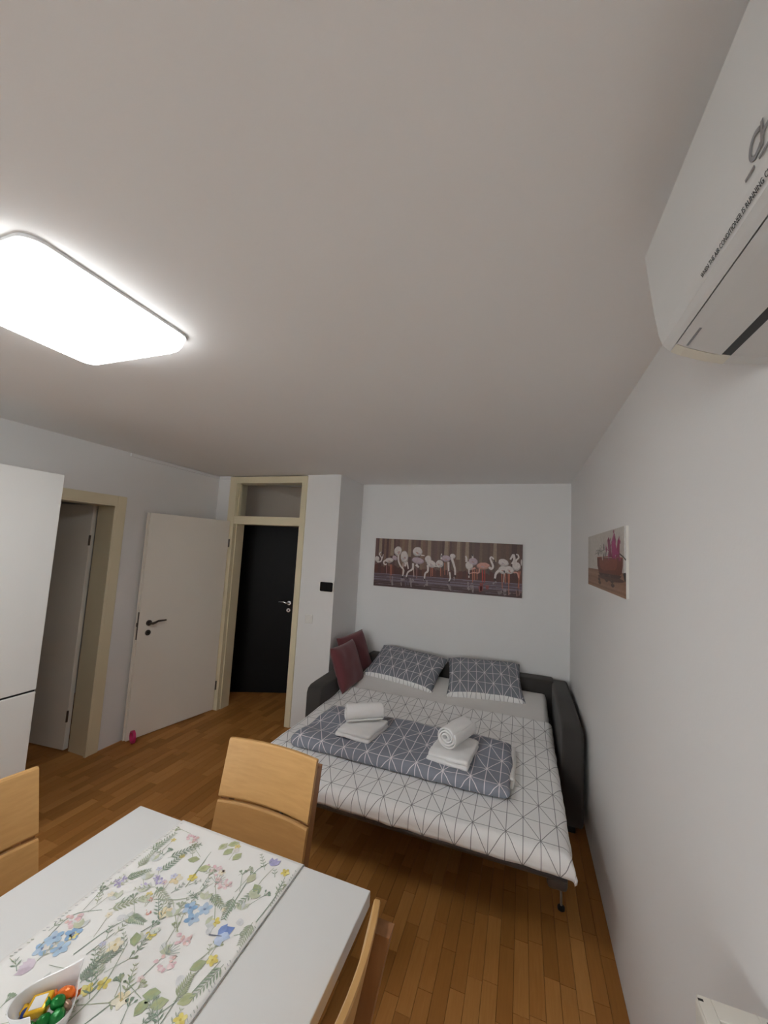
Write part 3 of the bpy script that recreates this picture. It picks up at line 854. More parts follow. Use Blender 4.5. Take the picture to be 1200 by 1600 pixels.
def slab_cover(name, x0, x1, y0, y1, zt, drop, r, mat, parent, nx, ny, wob, off=(0, 0), uv0=(0, 0), thick=0.0, seed=0.0, drops=None, tuck=0.0):
    """a sheet of cloth lying flat on zt(y) and bending down over the four edges; UV keeps cloth metres"""
    dl, dr, df, dh = drops or (drop,) * 4                                 # left, right, foot, head
    arc = r * PI / 2

    def bend(t):
        if t <= 0:
            return 0.0, 0.0
        if t < arc:
            return r * math.sin(t / r), r * (1 - math.cos(t / r))
        return r - tuck * (t - arc), r + (t - arc)
    X0, X1, Y0, Y1 = x0 + r, x1 - r, y0 + r, y1 - r
    sx0, sx1 = X0 - arc - dl, X1 + arc + dr
    sy0, sy1 = Y0 - arc - df, Y1 + arc + dh

    def fn(u, v):
        cx, cy = sx0 + (sx1 - sx0) * u, sy0 + (sy1 - sy0) * v
        ox, dx = (bend(X0 - cx) if cx < X0 else bend(cx - X1))
        oy, dy = (bend(Y0 - cy) if cy < Y0 else bend(cy - Y1))
        x = (X0 - ox) if cx < X0 else (X1 + ox) if cx > X1 else cx
        y = (Y0 - oy) if cy < Y0 else (Y1 + oy) if cy > Y1 else cy
        k = noise.noise(Vector((cx * 3.1 + seed, cy * 3.1, seed))) + 0.5 * noise.noise(Vector((cx * 8 + seed, cy * 8, 3.3)))
        k2 = noise.noise(Vector((cx * 11 + 5, cy * 11, seed + 9)))
        dn = math.hypot(dx, dy) if min(dx, dy) > 0 else dx + dy
        z = zt(y) - dn + k * wob * (1 if dn < 0.02 else 0.4)
        fl = min(1.0, dn / 0.05) * wob * 1.3 * k2
        if cx < X0:
            x -= fl
        elif cx > X1:
            x += fl
        if cy < Y0:
            y -= fl
        return x - off[0], y - off[1], z
    return grid_mesh(name, nx, ny, fn, mat, parent, lambda u, v: (sx0 + (sx1 - sx0) * u - uv0[0], sy0 + (sy1 - sy0) * v - uv0[1]), True, thick)


mt = slab_cover('mattress', -1.93, -0.215, -2.07, -0.195, ztop, 0.05, 0.04, M['sheet'], sofa, 60, 60, 0.004, off=(-1.07, -0.2), seed=2.0, thick=0.01, drops=(0.02, 0.03, 0.0, 0.10))
mt['label'] = 'mattress in a plain white fitted sheet'
core = sb('mattress_core', -1.90, -0.245, -2.04, -0.225, 0.393, 0.455, M['sheet'], 0.03, 3)

duvet = slab_cover('duvet', -2.00, -0.195, -2.125, -0.70, lambda y: ztop(y) + 0.028, 0.03, 0.05, M['duvet'], None, 120, 110, 0.007,
                   uv0=(-0.486, -1.793), thick=0.016, seed=5.0, drops=(0.06, 0.012, 0.035, 0.0))
tag(duvet, 'white duvet printed with thin grey geometric lines spread over the sofa bed', 'duvet')

# folded grey bedspread lying across the duvet
bs = thing('folded_bedspread', (-1.15, -1.545, 0.512), 0.0, 'grey bedspread with white geometric lines folded across the white duvet', 'bedspread')
o = soft_box('folded_cloth', 1.36, 0.60, 0.066, M['greylines'], bs, (60, 28, 6), 0.033, 0.006, 6.0, seed=1.3)
o = soft_box('white_lining', 0.10, 0.47, 0.022, M['lining'], bs, (8, 24, 3), 0.010, 0.005, 10.0, seed=4.0, mtx=Matrix.Translation((0.646, 0.03, 0.008)))
o['label'] = 'white inner layers showing at the folded end'
soft_box('white_lining', 0.09, 0.40, 0.014, M['lining'], bs, (8, 24, 2), 0.007, 0.004, 10.0, seed=8.0, mtx=Matrix.Translation((0.649, 0.05, 0.034)))


# ------------------------------------------------------------------ pillows and cushions
def pillow(name, L, W, T, mats, mtx, nx=34, ny=22, pinch=0.06, seed=0.0, ppow=0.5, hem=0):
    """pillow: two puffed faces meeting at a seam; local x = length, y = width, z = face normal"""
    vs_, fs, mi, uvs = [], [], [], []
    idx = {}

    def pos(i, j, side):
        u, v = 2 * i / nx - 1, 2 * j / ny - 1
        x, y = u * L / 2 * (1 - pinch * (1 - v * v) * 0 - pinch * (v * v)), v * W / 2 * (1 - pinch * (u * u))
        x, y = u * L / 2 * (1 - pinch * (1 - v * v)), v * W / 2 * (1 - pinch * (1 - u * u))
        h = T / 2 * (max(0.0, (1 - u ** 4) * (1 - v ** 4))) ** ppow
        k = noise.noise(Vector((x * 9 + seed, y * 9, side * 3.0))) * 0.010 * (1 - u ** 6) * (1 - v ** 6)
        return Vector((x, y, side * (h + k)))
    for side in (1, -1):
        for j in range(ny + 1):
            for i in range(nx + 1):
                edge = i in (0, nx) or j in (0, ny)
                key = (i, j, 0 if edge else side)
                if key not in idx:
                    idx[key] = len(vs_)
                    p = pos(i, j, side)
                    vs_.append(tuple(mtx @ p))
                    uvs.append((p.x, p.y))
        for j in range(ny):
            for i in range(nx):
                q = []
                for a, b in ((i, j), (i + 1, j), (i + 1, j + 1), (i, j + 1)):
                    e = a in (0, nx) or b in (0, ny)
                    q.append(idx[(a, b, 0 if e else side)])
                fs.append(tuple(q if side > 0 else q[::-1]))
                mi.append(0 if side > 0 and j >= hem else len(mats) - 1)
    me = bpy.data.meshes.new(name)
    me.from_pydata(vs_, [], fs)
    ul = me.uv_layers.new(name='UVMap')
    for lp in me.loops:
        ul.data[lp.index].uv = uvs[lp.vertex_index]
    o_ = link(name, me, mats, None, True)
    for p, m_ in zip(me.polygons, mi):
        p.material_index = m_
    return o_


def frame_mtx(c, xdir, ydir):
    x = Vector(xdir).normalized()
    y = (Vector(ydir) - x * Vector(ydir).dot(x)).normalized()
    z = x.cross(y)
    return Matrix(((x.x, y.x, z.x, c[0]), (x.y, y.y, z.y, c[1]), (x.z, y.z, z.z, c[2]), (0, 0, 0, 1)))


p1 = pillow('pillow', 0.74, 0.46, 0.17, [M['pillowlines'], M['duvet']], frame_mtx((-1.500, -0.325, 0.668), (1, -0.17, -0.03), (0.05, 0.80, 0.42)), seed=1, hem=1)
tag(p1, 'grey line-patterned pillow beside the burgundy cushions', 'pillow', 'pillows on the sofa bed')
p2 = pillow('pillow', 0.67, 0.46, 0.17, [M['pillowlines'], M['duvet']], frame_mtx((-0.745, -0.350, 0.678), (1, 0.14, 0.02), (-0.05, 0.80, 0.46)), seed=4, hem=1)
tag(p2, 'grey line-patterned pillow nearest the plant-picture wall', 'pillow', 'pillows on the sofa bed')
c1 = pillow('cushion', 0.43, 0.40, 0.12, [M['burgundy']], frame_mtx((-1.965, -0.685, 0.715), (0.06, 1, 0.02), (-0.36, 0.03, 0.93)), 20, 20, 0.05, 7)
tag(c1, 'burgundy square cushion leaning in front of its twin on the sofa arm', 'cushion', 'burgundy cushions on the sofa bed')
c2 = pillow('cushion', 0.41, 0.40, 0.10, [M['burgundy']], frame_mtx((-2.025, -0.375, 0.745), (0.28, 1.0, 0.10), (-0.36, 0.06, 0.93)), 20, 20, 0.05, 9)
tag(c2, 'burgundy square cushion tucked behind its twin in the alcove corner', 'cushion', 'burgundy cushions on the sofa bed')


# ------------------------------------------------------------------ towels
def folded_towel(loc, rz, sx, sy, label):
    t = thing('folded_towel', loc, rz, label, 'towel', 'folded white towels')
    soft_box('towel_fold', sx, sy, 0.026, M['terry'], t, (14, 14, 4), 0.013, 0.003, 18.0, seed=loc[0])
    soft_box('towel_fold', sx - 0.008, sy - 0.012, 0.026, M['terry'], t, (14, 14, 4), 0.013, 0.004, 18.0, seed=loc[0] + 3, mtx=Matrix.Translation((0.002, 0.004, 0.024)))
    return t


def rolled_towel(loc, rz, length, R, turns, label):
    t = thing('rolled_towel', loc, rz, label, 'towel', 'rolled white towels')
    nu, nv = 96, 10
    th = 0.011

    def spiral(a, extra=0.0):
        f = a / (2 * PI * turns)
        r_ = 0.012 + (R - 0.012 - th / 2) * f
        return r_

    def fn(u, v):
        a = u * 2 * PI * turns
        r_ = spiral(a)
        y = (v - 0.5) * length
        k = noise.noise(Vector((math.cos(a) * 2 + loc[0] * 5, math.sin(a) * 2, y * 14)))
        r2 = r_ * (1 + 0.06 * k)
        y += 0.006 * math.sin(a * 0.7 + loc[0]) * (1 if v > 0.5 else -1)
        return r2 * math.cos(a - 1.9) * 1.07, y, R + r2 * math.sin(a - 1.9) * 0.95
    o_ = grid_mesh('roll', nu, nv, fn, M['terry'], t, None, True)
    md = o_.modifiers.new('pile', 'SOLIDIFY')
    md.thickness = th
    md.offset = 0
    bv = o_.modifiers.new('soft', 'SUBSURF')
    bv.levels = bv.render_levels = 1
    return t


ZB = 0.512 + 0.066
folded_towel((-1.435, -1.575, ZB - 0.003), -0.12, 0.25, 0.30, 'folded white towel below the roll beside the burgundy-cushion end')
rolled_towel((-1.448, -1.525, ZB + 0.046), -0.95, 0.26, 0.064, 3.2, 'rolled white towel lying crosswise with its spiral end towards the hall door')
folded_towel((-0.815, -1.60, ZB - 0.003), -0.10, 0.25, 0.33, 'folded white towel below the roll nearer the plant-picture wall')
rolled_towel((-0.808, -1.555, ZB + 0.046), -0.36, 0.26, 0.071, 3.4, 'rolled white towel with its spiral end towards the table')
# ================================================================== dining table and chairs
TX0, TX1, TY0, TY1, TZ = -1.838, -0.860, -4.30, -2.914, 0.75
tc = ((TX0 + TX1) / 2, (TY0 + TY1) / 2)
table = thing('dining_table', (tc[0], tc[1], 0), 0, 'white lacquered rectangular dining table under the floral runner', 'table')
hx, hy = (TX1 - TX0) / 2, (TY1 - TY0) / 2
box('tabletop', -hx, hx, -hy, hy, TZ - 0.045, TZ, M['tabletop'], table, 0.003)
box('under_frame', -hx + 0.34, hx - 0.34, -hy + 0.30, hy - 0.36, TZ - 0.085, TZ - 0.045, M['tabletop'], table, 0.002)
box('pedestal', -0.06, 0.06, -0.30, 0.30, 0.03, TZ - 0.085, M['tabletop'], table, 0.004)
box('base_plate', -0.11, 0.11, -0.46, 0.40, 0.0, 0.03, M['tabletop'], table, 0.004)


def make_chair():
    c = thing('dining_chair')
    W2, sag, th = 0.2225, 0.026, 0.018

    def yback(z):                                                       # the rake of the back
        return 0.125 + 0.095 * max(0, (z - 0.45)) / 0.47

    def slat(z0, z1):
        bm_ = bmesh.new()
        n = 14
        rows = []
        for z in (z0, z0 + 0.006, z1 - 0.006, z1):
            inset = 0.003 if z in (z0, z1) else 0.0
            front, back = [], []
            for k in range(n + 1):
                x = -W2 + 2 * W2 * k / n
                y = yback(z) + sag * (1 - (x / W2) ** 2)
                front.append(bm_.verts.new((x, y - th / 2 + inset, z)))
                back.append(bm_.verts.new((x, y + th / 2 - inset, z)))
            rows.append(front + back[::-1])
        m_ = len(rows[0])
        for a, b in zip(rows, rows[1:]):
            for k in range(m_):
                bm_.faces.new((a[k], a[(k + 1) % m_], b[(k + 1) % m_], b[k]))
        for row in (rows[0], rows[-1]):
            for k in range(n):
                bm_.faces.new((row[k], row[k + 1], row[m_ - 2 - k], row[m_ - 1 - k]))
        bmesh.ops.recalc_face_normals(bm_, faces=list(bm_.faces))
        return from_bm('back_panel', bm_, M['beech'], c)
    slat(0.698, 0.922)
    slat(0.50, 0.685)
    for s in (-1, 1):
        bm_ = bmesh.new()
        x0, x1 = sorted((s * 0.180, s * 0.222))
        prof = [(0.19, 0.0), (0.225, 0.0), (0.182, 0.44), (yback(0.88) + 0.056, 0.882), (yback(0.88) + 0.012, 0.882), (0.139, 0.45)]
        a_ = [bm_.verts.new((x0, y, z)) for y, z in prof]
        b_ = [bm_.verts.new((x1, y, z)) for y, z in prof]
        for k in range(6):
            bm_.faces.new((a_[k], a_[(k + 1) % 6], b_[(k + 1) % 6], b_[k]))
        bm_.faces.new(a_[::-1])
        bm_.faces.new(b_)
        bmesh.ops.recalc_face_normals(bm_, faces=list(bm_.faces))
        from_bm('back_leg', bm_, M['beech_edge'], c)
        box('front_leg', x0, x1, -0.205, -0.165, 0, 0.42, M['beech'], c, 0.003)
        box('seat_rail', x0 + 0.006, x1 - 0.006, -0.165, 0.15, 0.36, 0.42, M['beech'], c, 0.002)
    box('seat', -0.225, 0.225, -0.225, 0.135, 0.42, 0.45, M['beech'], c, 0.008, 3)
    box('seat_rail', -0.18, 0.18, -0.195, -0.175, 0.36, 0.42, M['beech'], c, 0.002)
    box('seat_rail', -0.18, 0.18, 0.145, 0.165, 0.36, 0.42, M['beech'], c, 0.002)
    return c


ch = make_chair()
spots = [((-1.445, -2.842), 0.0, 'light wood dining chair facing the camera at the far end of the table'),
         ((-1.925, -3.338), PI / 2, 'light wood dining chair beside the fridge, mostly cut off by the picture edge'),
         ((-0.985, -3.358), -PI / 2, 'light wood dining chair pushed in against the table side, seen from above its back')]
chairs = [ch] + [copy_tree(ch) for _ in range(2)]
for c, ((x, y), rz, lb) in zip(chairs, spots):
    c.location = (x, y, 0)
    c.rotation_euler = (0, 0, rz)
    tag(c, lb, 'chair', 'dining chairs around the table')

# ------------------------------------------------------------------ floral table runner
RX0, RX1, RY0, RY1, RZ = -1.622, -1.098, -4.28, TY1, TZ + 0.0022
run = thing('table_runner', (0, 0, 0), 0, 'white cotton table runner printed with watercolour wild flowers', 'table runner')


def runner_fn(u, v):
    x = RX0 + (RX1 - RX0) * u
    s = RY0 + (RY1 + 0.14 - RY0) * v
    z = RZ + 0.0006 * (1 + noise.noise(Vector((x * 9, s * 9, 0))))
    y = s
    if s > RY1:                                                          # hangs over the far table edge
        t = s - RY1
        r = 0.006
        if t < r * PI / 2:
            y, z = RY1 + r * math.sin(t / r), z - r * (1 - math.cos(t / r))
        else:
            y, z = RY1 + r, z - r - (t - r * PI / 2)
    return x, y, z


cloth = grid_mesh('cloth', 30, 130, runner_fn, M['runner'], run, None, True, 0.0015)
for x in (RX1 - 0.0012,):
    box('hem', x - 0.0012, x + 0.0012, RY0, RY1 - 0.002, RZ + 0.0002, RZ + 0.0022, M['thread'], cloth)

pr = Print(lambda a, b, d: (a, b, RZ + 0.0013 + d), 3e-5, 24)
rr = random.Random(21)


def C(*c, k=1.0):
    r_, g_, b_, _ = rgb(*c)
    return (r_ * k, g_ * k, b_ * k, 1)


def W(*c):
    """watercolour: thinned towards the white of the cloth"""
    t = 0.30
    return C(*[int(v_ * (1 - t) + 226 * t) for v_ in c])


GREENS = [(120, 140, 110), (98, 122, 98), (140, 150, 110), (150, 160, 130), (110, 125, 105)]
rn = PR['run']


def inside(x, y):
    return RX0 + 0.006 < x < RX1 - 0.006 and RY0 + 0.01 < y < RY1 - 0.006


def flower(x, y, r, cols, centre, n=5):
    a0 = rr.uniform(0, 6)
    for k in range(n):
        a = a0 + 2 * PI * k / n
        pr.ell(x + math.cos(a) * r * 0.55, y + math.sin(a) * r * 0.55, r * 0.48, r * 0.36, W(*rr.choice(cols)), a, 8, wob=0.12)
    pr.ell(x, y, r * 0.2, r * 0.2, W(*centre), 0, 6)


def umbel(x, y, r, cols, n=18):
    for k in range(n):
        a, q = rr.uniform(0, 2 * PI), r * math.sqrt(rr.random())
        s = r * rr.uniform(0.14, 0.26)
        pr.ell(x + math.cos(a) * q, y + math.sin(a) * q * 0.7, s, s * 0.8, W(*rr.choice(cols)), a, 7, wob=0.2)


def fern(p, q, n=9, ln=0.022, col=None):
    (x0, y0), (x1, y1) = p, q
    col = col or rr.choice(GREENS)
    a = math.atan2(y1 - y0, x1 - x0)
    pr.stroke([p, q], 0.0016, W(*col), 0.0008)
    for k in range(n):
        t = (k + 1) / (n + 0.5)
        for sg in (1, -1):
            x, y = x0 + (x1 - x0) * t, y0 + (y1 - y0) * t
            L = ln * (1.1 - 0.6 * t)
            e = (x + L * math.cos(a + sg * 0.8), y + L * math.sin(a + sg * 0.8))
            if inside(x, y) and inside(*e):
                pr.leaf(x, y, a + sg * 0.8, L, L * 0.22, W(*col))


for s in rn['stems']:
    pr.stroke(s, 0.0026, W(*rr.choice(GREENS)), 0.0014)
for p, q in rn['fern']:
    if inside(*p) and inside(*q):
        fern(p, q)
for x, y in rn['leaves']:
    if not (inside(x + 0.03, y) and inside(x - 0.03, y)):
        continue
    a = rr.uniform(0.3, 2.6)
    pr.leaf(x - 0.018 * math.cos(a), y - 0.018 * math.sin(a), a, 0.040, 0.026, W(*rr.choice([(165, 172, 118), (150, 160, 110), (172, 174, 135), (140, 155, 105)])))
    pr.leaf(x - 0.012 * math.cos(a), y - 0.012 * math.sin(a), a + 0.2, 0.026, 0.010, W(150, 158, 100))
for x, y in rn['pink']:
    umbel(x, y, 0.026, [(225, 185, 190), (215, 165, 172), (232, 205, 205), (222, 178, 170)])
for x, y in rn['blue']:
    flower(x, y, 0.021, [(125, 165, 205), (150, 182, 212), (105, 150, 195), (165, 190, 215)], (90, 110, 150))
for x, y in rn['yellow']:
    flower(x, y, 0.015, [(222, 200, 75), (228, 212, 110), (210, 185, 70)], (180, 150, 40))
for x, y in rn['purple']:
    umbel(x, y, 0.018, [(165, 150, 195), (145, 132, 180), (185, 175, 208)], 12)
for x, y in rn['beige']:
    flower(x, y, 0.02, [(228, 212, 170), (222, 200, 150), (232, 222, 195)], (190, 160, 90))
for x, y in rn['tulip']:
    for k in (-0.5, 0, 0.5):
        pr.leaf(x, y - 0.018, PI / 2 + k, 0.036, 0.018, W(150, 145, 195))
for x, y in rn['mauve']:
    for k in range(5):
        pr.leaf(x + 0.02, y + 0.012, PI + 0.28 * k - 0.2, 0.036, 0.018, W(*rr.choice([(195, 172, 190), (182, 158, 178), (205, 188, 202)])))
for x, y in rn['red']:
    umbel(x, y, 0.011, [(205, 110, 95), (190, 85, 75), (220, 150, 130)], 8)
for x, y in rn['umbel']:
    for k in range(9):
        a = 0.2 + k * 0.32
        pr.stroke([(x, y), (x + 0.032 * math.cos(a), y + 0.032 * math.sin(a))], 0.0012, W(125, 145, 130))
for x, y in rn['butterfly']:
    for a, L, w_, c in ((0.9, 0.045, 0.028, (75, 105, 180)), (0.2, 0.036, 0.026, (165, 185, 220)), (1.5, 0.036, 0.020, (95, 125, 195)), (-0.7, 0.034, 0.024, (175, 192, 222))):
        pr.leaf(x, y, a, L, w_, W(*c))
    pr.stroke([(x - 0.022, y - 0.008), (x + 0.012, y + 0.002)], 0.004, W(60, 62, 80), 0.002)
# further sprigs between the big flowers
for _ in range(300):
    x, y = rr.uniform(RX0 + 0.02, RX1 - 0.02), rr.uniform(RY0 + 0.02, RY1 - 0.02)
    a = rr.gauss(2.0, 0.7)
    L = rr.uniform(0.025, 0.075)
    e = (x + L * math.cos(a), y + L * math.sin(a))
    if not inside(*e):
        continue
    kind = rr.random()
    if kind < 0.36:
        fern((x, y), e, max(2, int(L / 0.013)), rr.uniform(0.012, 0.019))
    elif kind < 0.62:
        col = W(*rr.choice(GREENS))
        pr.stroke([(x, y), e], 0.0013, col)
        for k in range(5):
            b = a + rr.uniform(-0.9, 0.9)
            f = (e[0] + 0.016 * math.cos(b), e[1] + 0.016 * math.sin(b))
            if inside(*f):
                pr.stroke([e, f], 0.0011, col)
                pr.ell(f[0], f[1], 0.0045, 0.0028, col, b, 7)
    elif kind < 0.8:
        pr.stroke([(x, y), e], 0.0013, W(150, 150, 120))
        if inside(e[0] + 0.012, e[1] + 0.012) and inside(e[0] - 0.012, e[1] - 0.012):
            flower(e[0], e[1], rr.uniform(0.008, 0.012), rr.choice([[(225, 205, 110)], [(215, 180, 180), (225, 200, 195)], [(190, 190, 215)], [(228, 215, 185)]]), (170, 140, 90))
    elif kind < 0.92:
        for k in range(3):
            pr.leaf(x, y, a + (k - 1) * 0.7, 0.03, 0.014, W(*rr.choice([(190, 192, 170), (200, 202, 200), (178, 184, 150)]))) if inside(x + 0.03, y + 0.03) and inside(x - 0.03, y - 0.03) else None
    else:
        pr.ell(x, y, 0.012, 0.009, W(*rr.choice([(205, 207, 208), (214, 206, 198), (206, 212, 198)])), a, 9, wob=0.25)
# seam of little dashes along both long edges
for k in range(150):
    y = RY0 + 0.02 + k * (RY1 - RY0 - 0.03) / 150
    for x, d in ((RX0 + 0.008, 1), (RX1 - 0.008, -1)):
        if rr.random() < 0.55:
            pr.stroke([(x, y), (x + d * 0.006, y + 0.004)], 0.0018, C(*rr.choice([(160, 165, 150), (180, 175, 180), (165, 170, 165)])))
fp_ = pr.build('floral_print', M['clothprint'], cloth)
fp_['kind'] = 'stuff'
fp_['label'] = 'printed wild flowers, ferns and a blue butterfly'

# ------------------------------------------------------------------ heart-shaped bowl with sweets
BC = Vector((-1.372, -3.498, RZ + 0.0028))
bowl = thing('heart_bowl', BC, 0.12, 'white porcelain heart-shaped bowl of sweets on the floral runner', 'bowl')


def heart(t, s=1.0):
    x = 13.6 * math.sin(t) ** 3 + 2.4 * math.sin(t)
    y = 13 * math.cos(t) - 5 * math.cos(2 * t) - 2 * math.cos(3 * t) - math.cos(4 * t)
    tt = math.atan2(math.sin(t), math.cos(t))
    y += 4.2 * math.exp(-(tt / 0.55) ** 2)
    return x * 0.134 / 32 * s, -(y + 2.5) * 0.128 / 29 * s


bm = bmesh.new()
NB = 64
prof = [(0.55, 0.0), (0.62, 0.001), (0.78, 0.020), (0.92, 0.043), (1.0, 0.061), (0.985, 0.0625), (0.965, 0.060), (0.89, 0.043), (0.74, 0.020), (0.55, 0.0055)]
rings = []
for s, z in prof:
    ring = []
    for k in range(NB):
        t = 2 * PI * (k + 0.5) / NB
        x, y = heart(t, s)
        lift = 0.008 * max(0, y / 0.08) * (z / 0.068)                     # the tip stands a little higher
        ring.append(bm.verts.new((x, y, z + lift)))
    rings.append(ring)
for a, b in zip(rings, rings[1:]):
    for k in range(NB):
        bm.faces.new((a[k], a[(k + 1) % NB], b[(k + 1) % NB], b[k]))
bm.faces.new(rings[0])
bm.faces.new(rings[-1])
bmesh.ops.recalc_face_normals(bm, faces=list(bm.faces))
from_bm('bowl_body', bm, M['ceramic'], bowl, True)


def sweet(loc, rot, L, r, mat, label, square=False):
    t = thing('wrapped_sweet', loc, 0, label, 'sweet', 'wrapped sweets in the heart bowl')
    t.rotation_euler = rot
    bm_ = bmesh.new()
    if square:
        add_box(bm_, -L / 2, L / 2, -r * 1.1, r * 1.1, -r * 0.5, r * 0.5)
        bmesh.ops.bevel(bm_, geom=list(bm_.edges), offset=r * 0.3, segments=3, profile=0.6, affect='EDGES')
    else:
        bmesh.ops.create_uvsphere(bm_, u_segments=18, v_segments=12, radius=1.0)
        for v in bm_.verts:
            k = 1 + 0.09 * noise.noise(v.co * 2.2 + Vector((loc[0] * 90, 0, 0)))
            v.co = Vector((v.co.x * L / 2, v.co.y * r, v.co.z * r)) * k
    wr_ = from_bm('wrapper', bm_, mat, t, True)
    for s in (-1, 1):                                                     # twisted ends fan out
        bm_ = bmesh.new()
        n = 9
        a_ = [bm_.verts.new((s * L * 0.46, 0.15 * r * math.cos(2 * PI * k / n), 0.15 * r * math.sin(2 * PI * k / n))) for k in range(n)]
        b_ = [bm_.verts.new((s * (L * 0.5 + r * (0.55 + 0.2 * (k % 2))), r * 0.75 * math.cos(2 * PI * k / n), r * 0.3 * math.sin(2 * PI * k / n))) for k in range(n)]
        for k in range(n):
            bm_.faces.new((a_[k], a_[(k + 1) % n], b_[(k + 1) % n], b_[k]))
        o_ = from_bm('twist', bm_, mat, wr_, True)
        md_ = o_.modifiers.new('foil', 'SOLIDIFY')
        md_.thickness = 0.0006
    return t


def inbowl(dx, dy, z):
    ca, sa = math.cos(0.12), math.sin(0.12)
    dx, dy = dx * 0.78, dy * 0.85 - 0.002
    return (BC.x + dx * ca - dy * sa, BC.y + dx * sa + dy * ca, BC.z + z + 0.008)


sweet(inbowl(-0.030, -0.012, 0.030), (0.15, -0.2, 0.5), 0.042, 0.017, M['foil_yellow'], 'yellow foil sweet with a cream wrapper front', True)
yl_ = [o_ for o_ in COL.objects if o_.name.startswith('wrapped_sweet')][-1]
lb_ = box('cream_label', -0.013, 0.013, -0.012, 0.012, 0.0080, 0.0092, M['lining'], [c_ for c_ in yl_.children][0], 0.001)
sweet(inbowl(0.014, 0.022, 0.033), (0.2, -0.1, 0.35), 0.040, 0.013, M['foil_orange'], 'orange wrapped sweet at the pointed end of the bowl')
sweet(inbowl(0.016, -0.034, 0.026), (0.0, 0.5, 1.2), 0.030, 0.014, M['foil_green'], 'green foil sweet against the notch of the bowl')
sweet(inbowl(0.042, -0.020, 0.029), (0.2, -0.2, 1.9), 0.030, 0.014, M['foil_green'], 'green foil sweet along the rim nearest the table edge')
sweet(inbowl(0.020, -0.004, 0.040), (0.3, 0.4, 0.8), 0.028, 0.012, M['foil_green'], 'green foil sweet on top of the others')
sweet(inbowl(-0.052, -0.028, 0.022), (0, 0.3, 2.3), 0.026, 0.010, M['foil_blue'], 'dark blue foil sweet low in the bowl')
sweet(inbowl(0.040, 0.006, 0.030), (0.1, 0.2, 0.1), 0.022, 0.008, M['foil_brown'], 'small brown wrapped sweet beside the orange one')

# ================================================================== fridge freezer
fr = thing('fridge_freezer', (-3.41, -2.89, 0), 0, 'tall plain white two-door fridge freezer against the left wall', 'fridge')
box('body', -0.30, 0.245, -0.30, 0.30, 0.03, 2.15, M['fridge'], fr, 0.004)
u_ = box('upper_door', 0.25, 0.31, -0.30, 0.30, 0.886, 2.158, M['fridge'], fr, 0.003)
box('door_gap_shade', 0.25, 0.300, -0.298, 0.298, 0.8735, 0.8865, M['black'], fr)  # black strip standing in for the shade in the gap between the doors
l_ = box('lower_door', 0.25, 0.31, -0.30, 0.30, 0.06, 0.874, M['fridge'], fr, 0.003)
box('gasket', 0.243, 0.252, -0.29, 0.29, 0.07, 2.14, M['black'], fr)
box('plinth', -0.28, 0.23, -0.29, 0.29, 0.0, 0.04, M['black'], fr)

# ================================================================== pictures
pic = thing('flamingo_picture', (-2.002, 0, 1.406), 0, 'wide canvas print of white and pink flamingos wading, above the bed', 'picture')
PWD, PHT = 1.565, 0.528
cv1 = box('canvas', 0, PWD, -0.02, -0.001, 0, PHT, M['canvas'], pic)
fpz = Print(lambda a, b, d: (a, -0.02 - d, b), 2.0e-5)
rp = random.Random(5)
# blurred reed background in soft vertical bands
base_cols = [(92, 72, 66), (104, 82, 72), (84, 62, 60), (118, 96, 80), (98, 74, 70), (78, 56, 55), (112, 86, 74)]
for k in range(60):
    x0 = PWD * k / 60
    c = rp.choice(base_cols)
    shade = 1.25 if x0 < 0.85 else 1.0
    fpz.poly([(x0, 0.13), (x0 + PWD / 60, 0.13), (x0 + PWD / 60, PHT), (x0, PHT)], C(*c, k=shade), 0)
for cx in (0.06, 0.20, 0.40, 0.62, 0.80, 0.93, 1.02, 1.30):
    fpz.poly([(cx - 0.02, 0.34), (cx + 0.02, 0.34), (cx + 0.016, PHT), (cx - 0.016, PHT)], C(150, 130, 112), 1)
for k in range(40):                                                        # rusty reed shade behind the legs
    x0 = PWD * k / 40
    fpz.poly([(x0, 0.12), (x0 + PWD / 40, 0.12), (x0 + PWD / 40, 0.20 + rp.uniform(0, 0.05)), (x0, 0.20 + rp.uniform(0, 0.05))], C(*rp.choice([(96, 56, 50), (84, 52, 48), (104, 66, 56)]), k=0.9), 2)
for k in range(24):                                                        # water
    z0, z1 = 0.14 * k / 24, 0.14 * (k + 1) / 24
    c = rp.choice([(126, 112, 124), (112, 96, 106), (98, 80, 86), (134, 122, 136)]) if k > 9 else rp.choice([(84, 62, 60), (96, 72, 68), (76, 56, 58), (104, 84, 84)])
    fpz.poly([(0, z0), (PWD, z0 - 0.0), (PWD, z1), (0, z1 + 0.0)], C(*c), 3)
for _ in range(60):
    x, z, L = rp.uniform(0, PWD - 0.2), rp.uniform(0.01, 0.135), rp.uniform(0.05, 0.2)
    fpz.stroke([(x, z), (x + L, z + rp.uniform(-0.003, 0.003))], 0.004, C(*rp.choice([(140, 126, 138), (90, 70, 74), (120, 104, 112), (70, 50, 54)])), 0.001, layer=4)
tone = [(222, 212, 208), (214, 160, 146), (198, 176, 186), (205, 70, 62), (120, 110, 122)]
legc = [(226, 205, 195), (196, 120, 96), (176, 130, 128), (205, 66, 58)]
for pts, ci, w_ in PR['refl']:
    pts = [(x, max(0.004, z)) for x, z in pts]
    mixc = [int(v_ * 0.42 + b_ * 0.58) for v_, b_ in zip(tone[ci], (96, 80, 86))]
    for k in range(4):
        dx = rp.uniform(-0.35, 0.35) * w_
        (xa_, za_), (xb_, zb_) = pts[0], pts[-1]
        f0, f1 = sorted((rp.random(), rp.random()))
        fpz.stroke([(xa_ + dx, za_ + (zb_ - za_) * f0), (xb_ + dx, za_ + (zb_ - za_) * f1)], w_ * 0.30, C(*mixc), w_ * 0.2, layer=5)
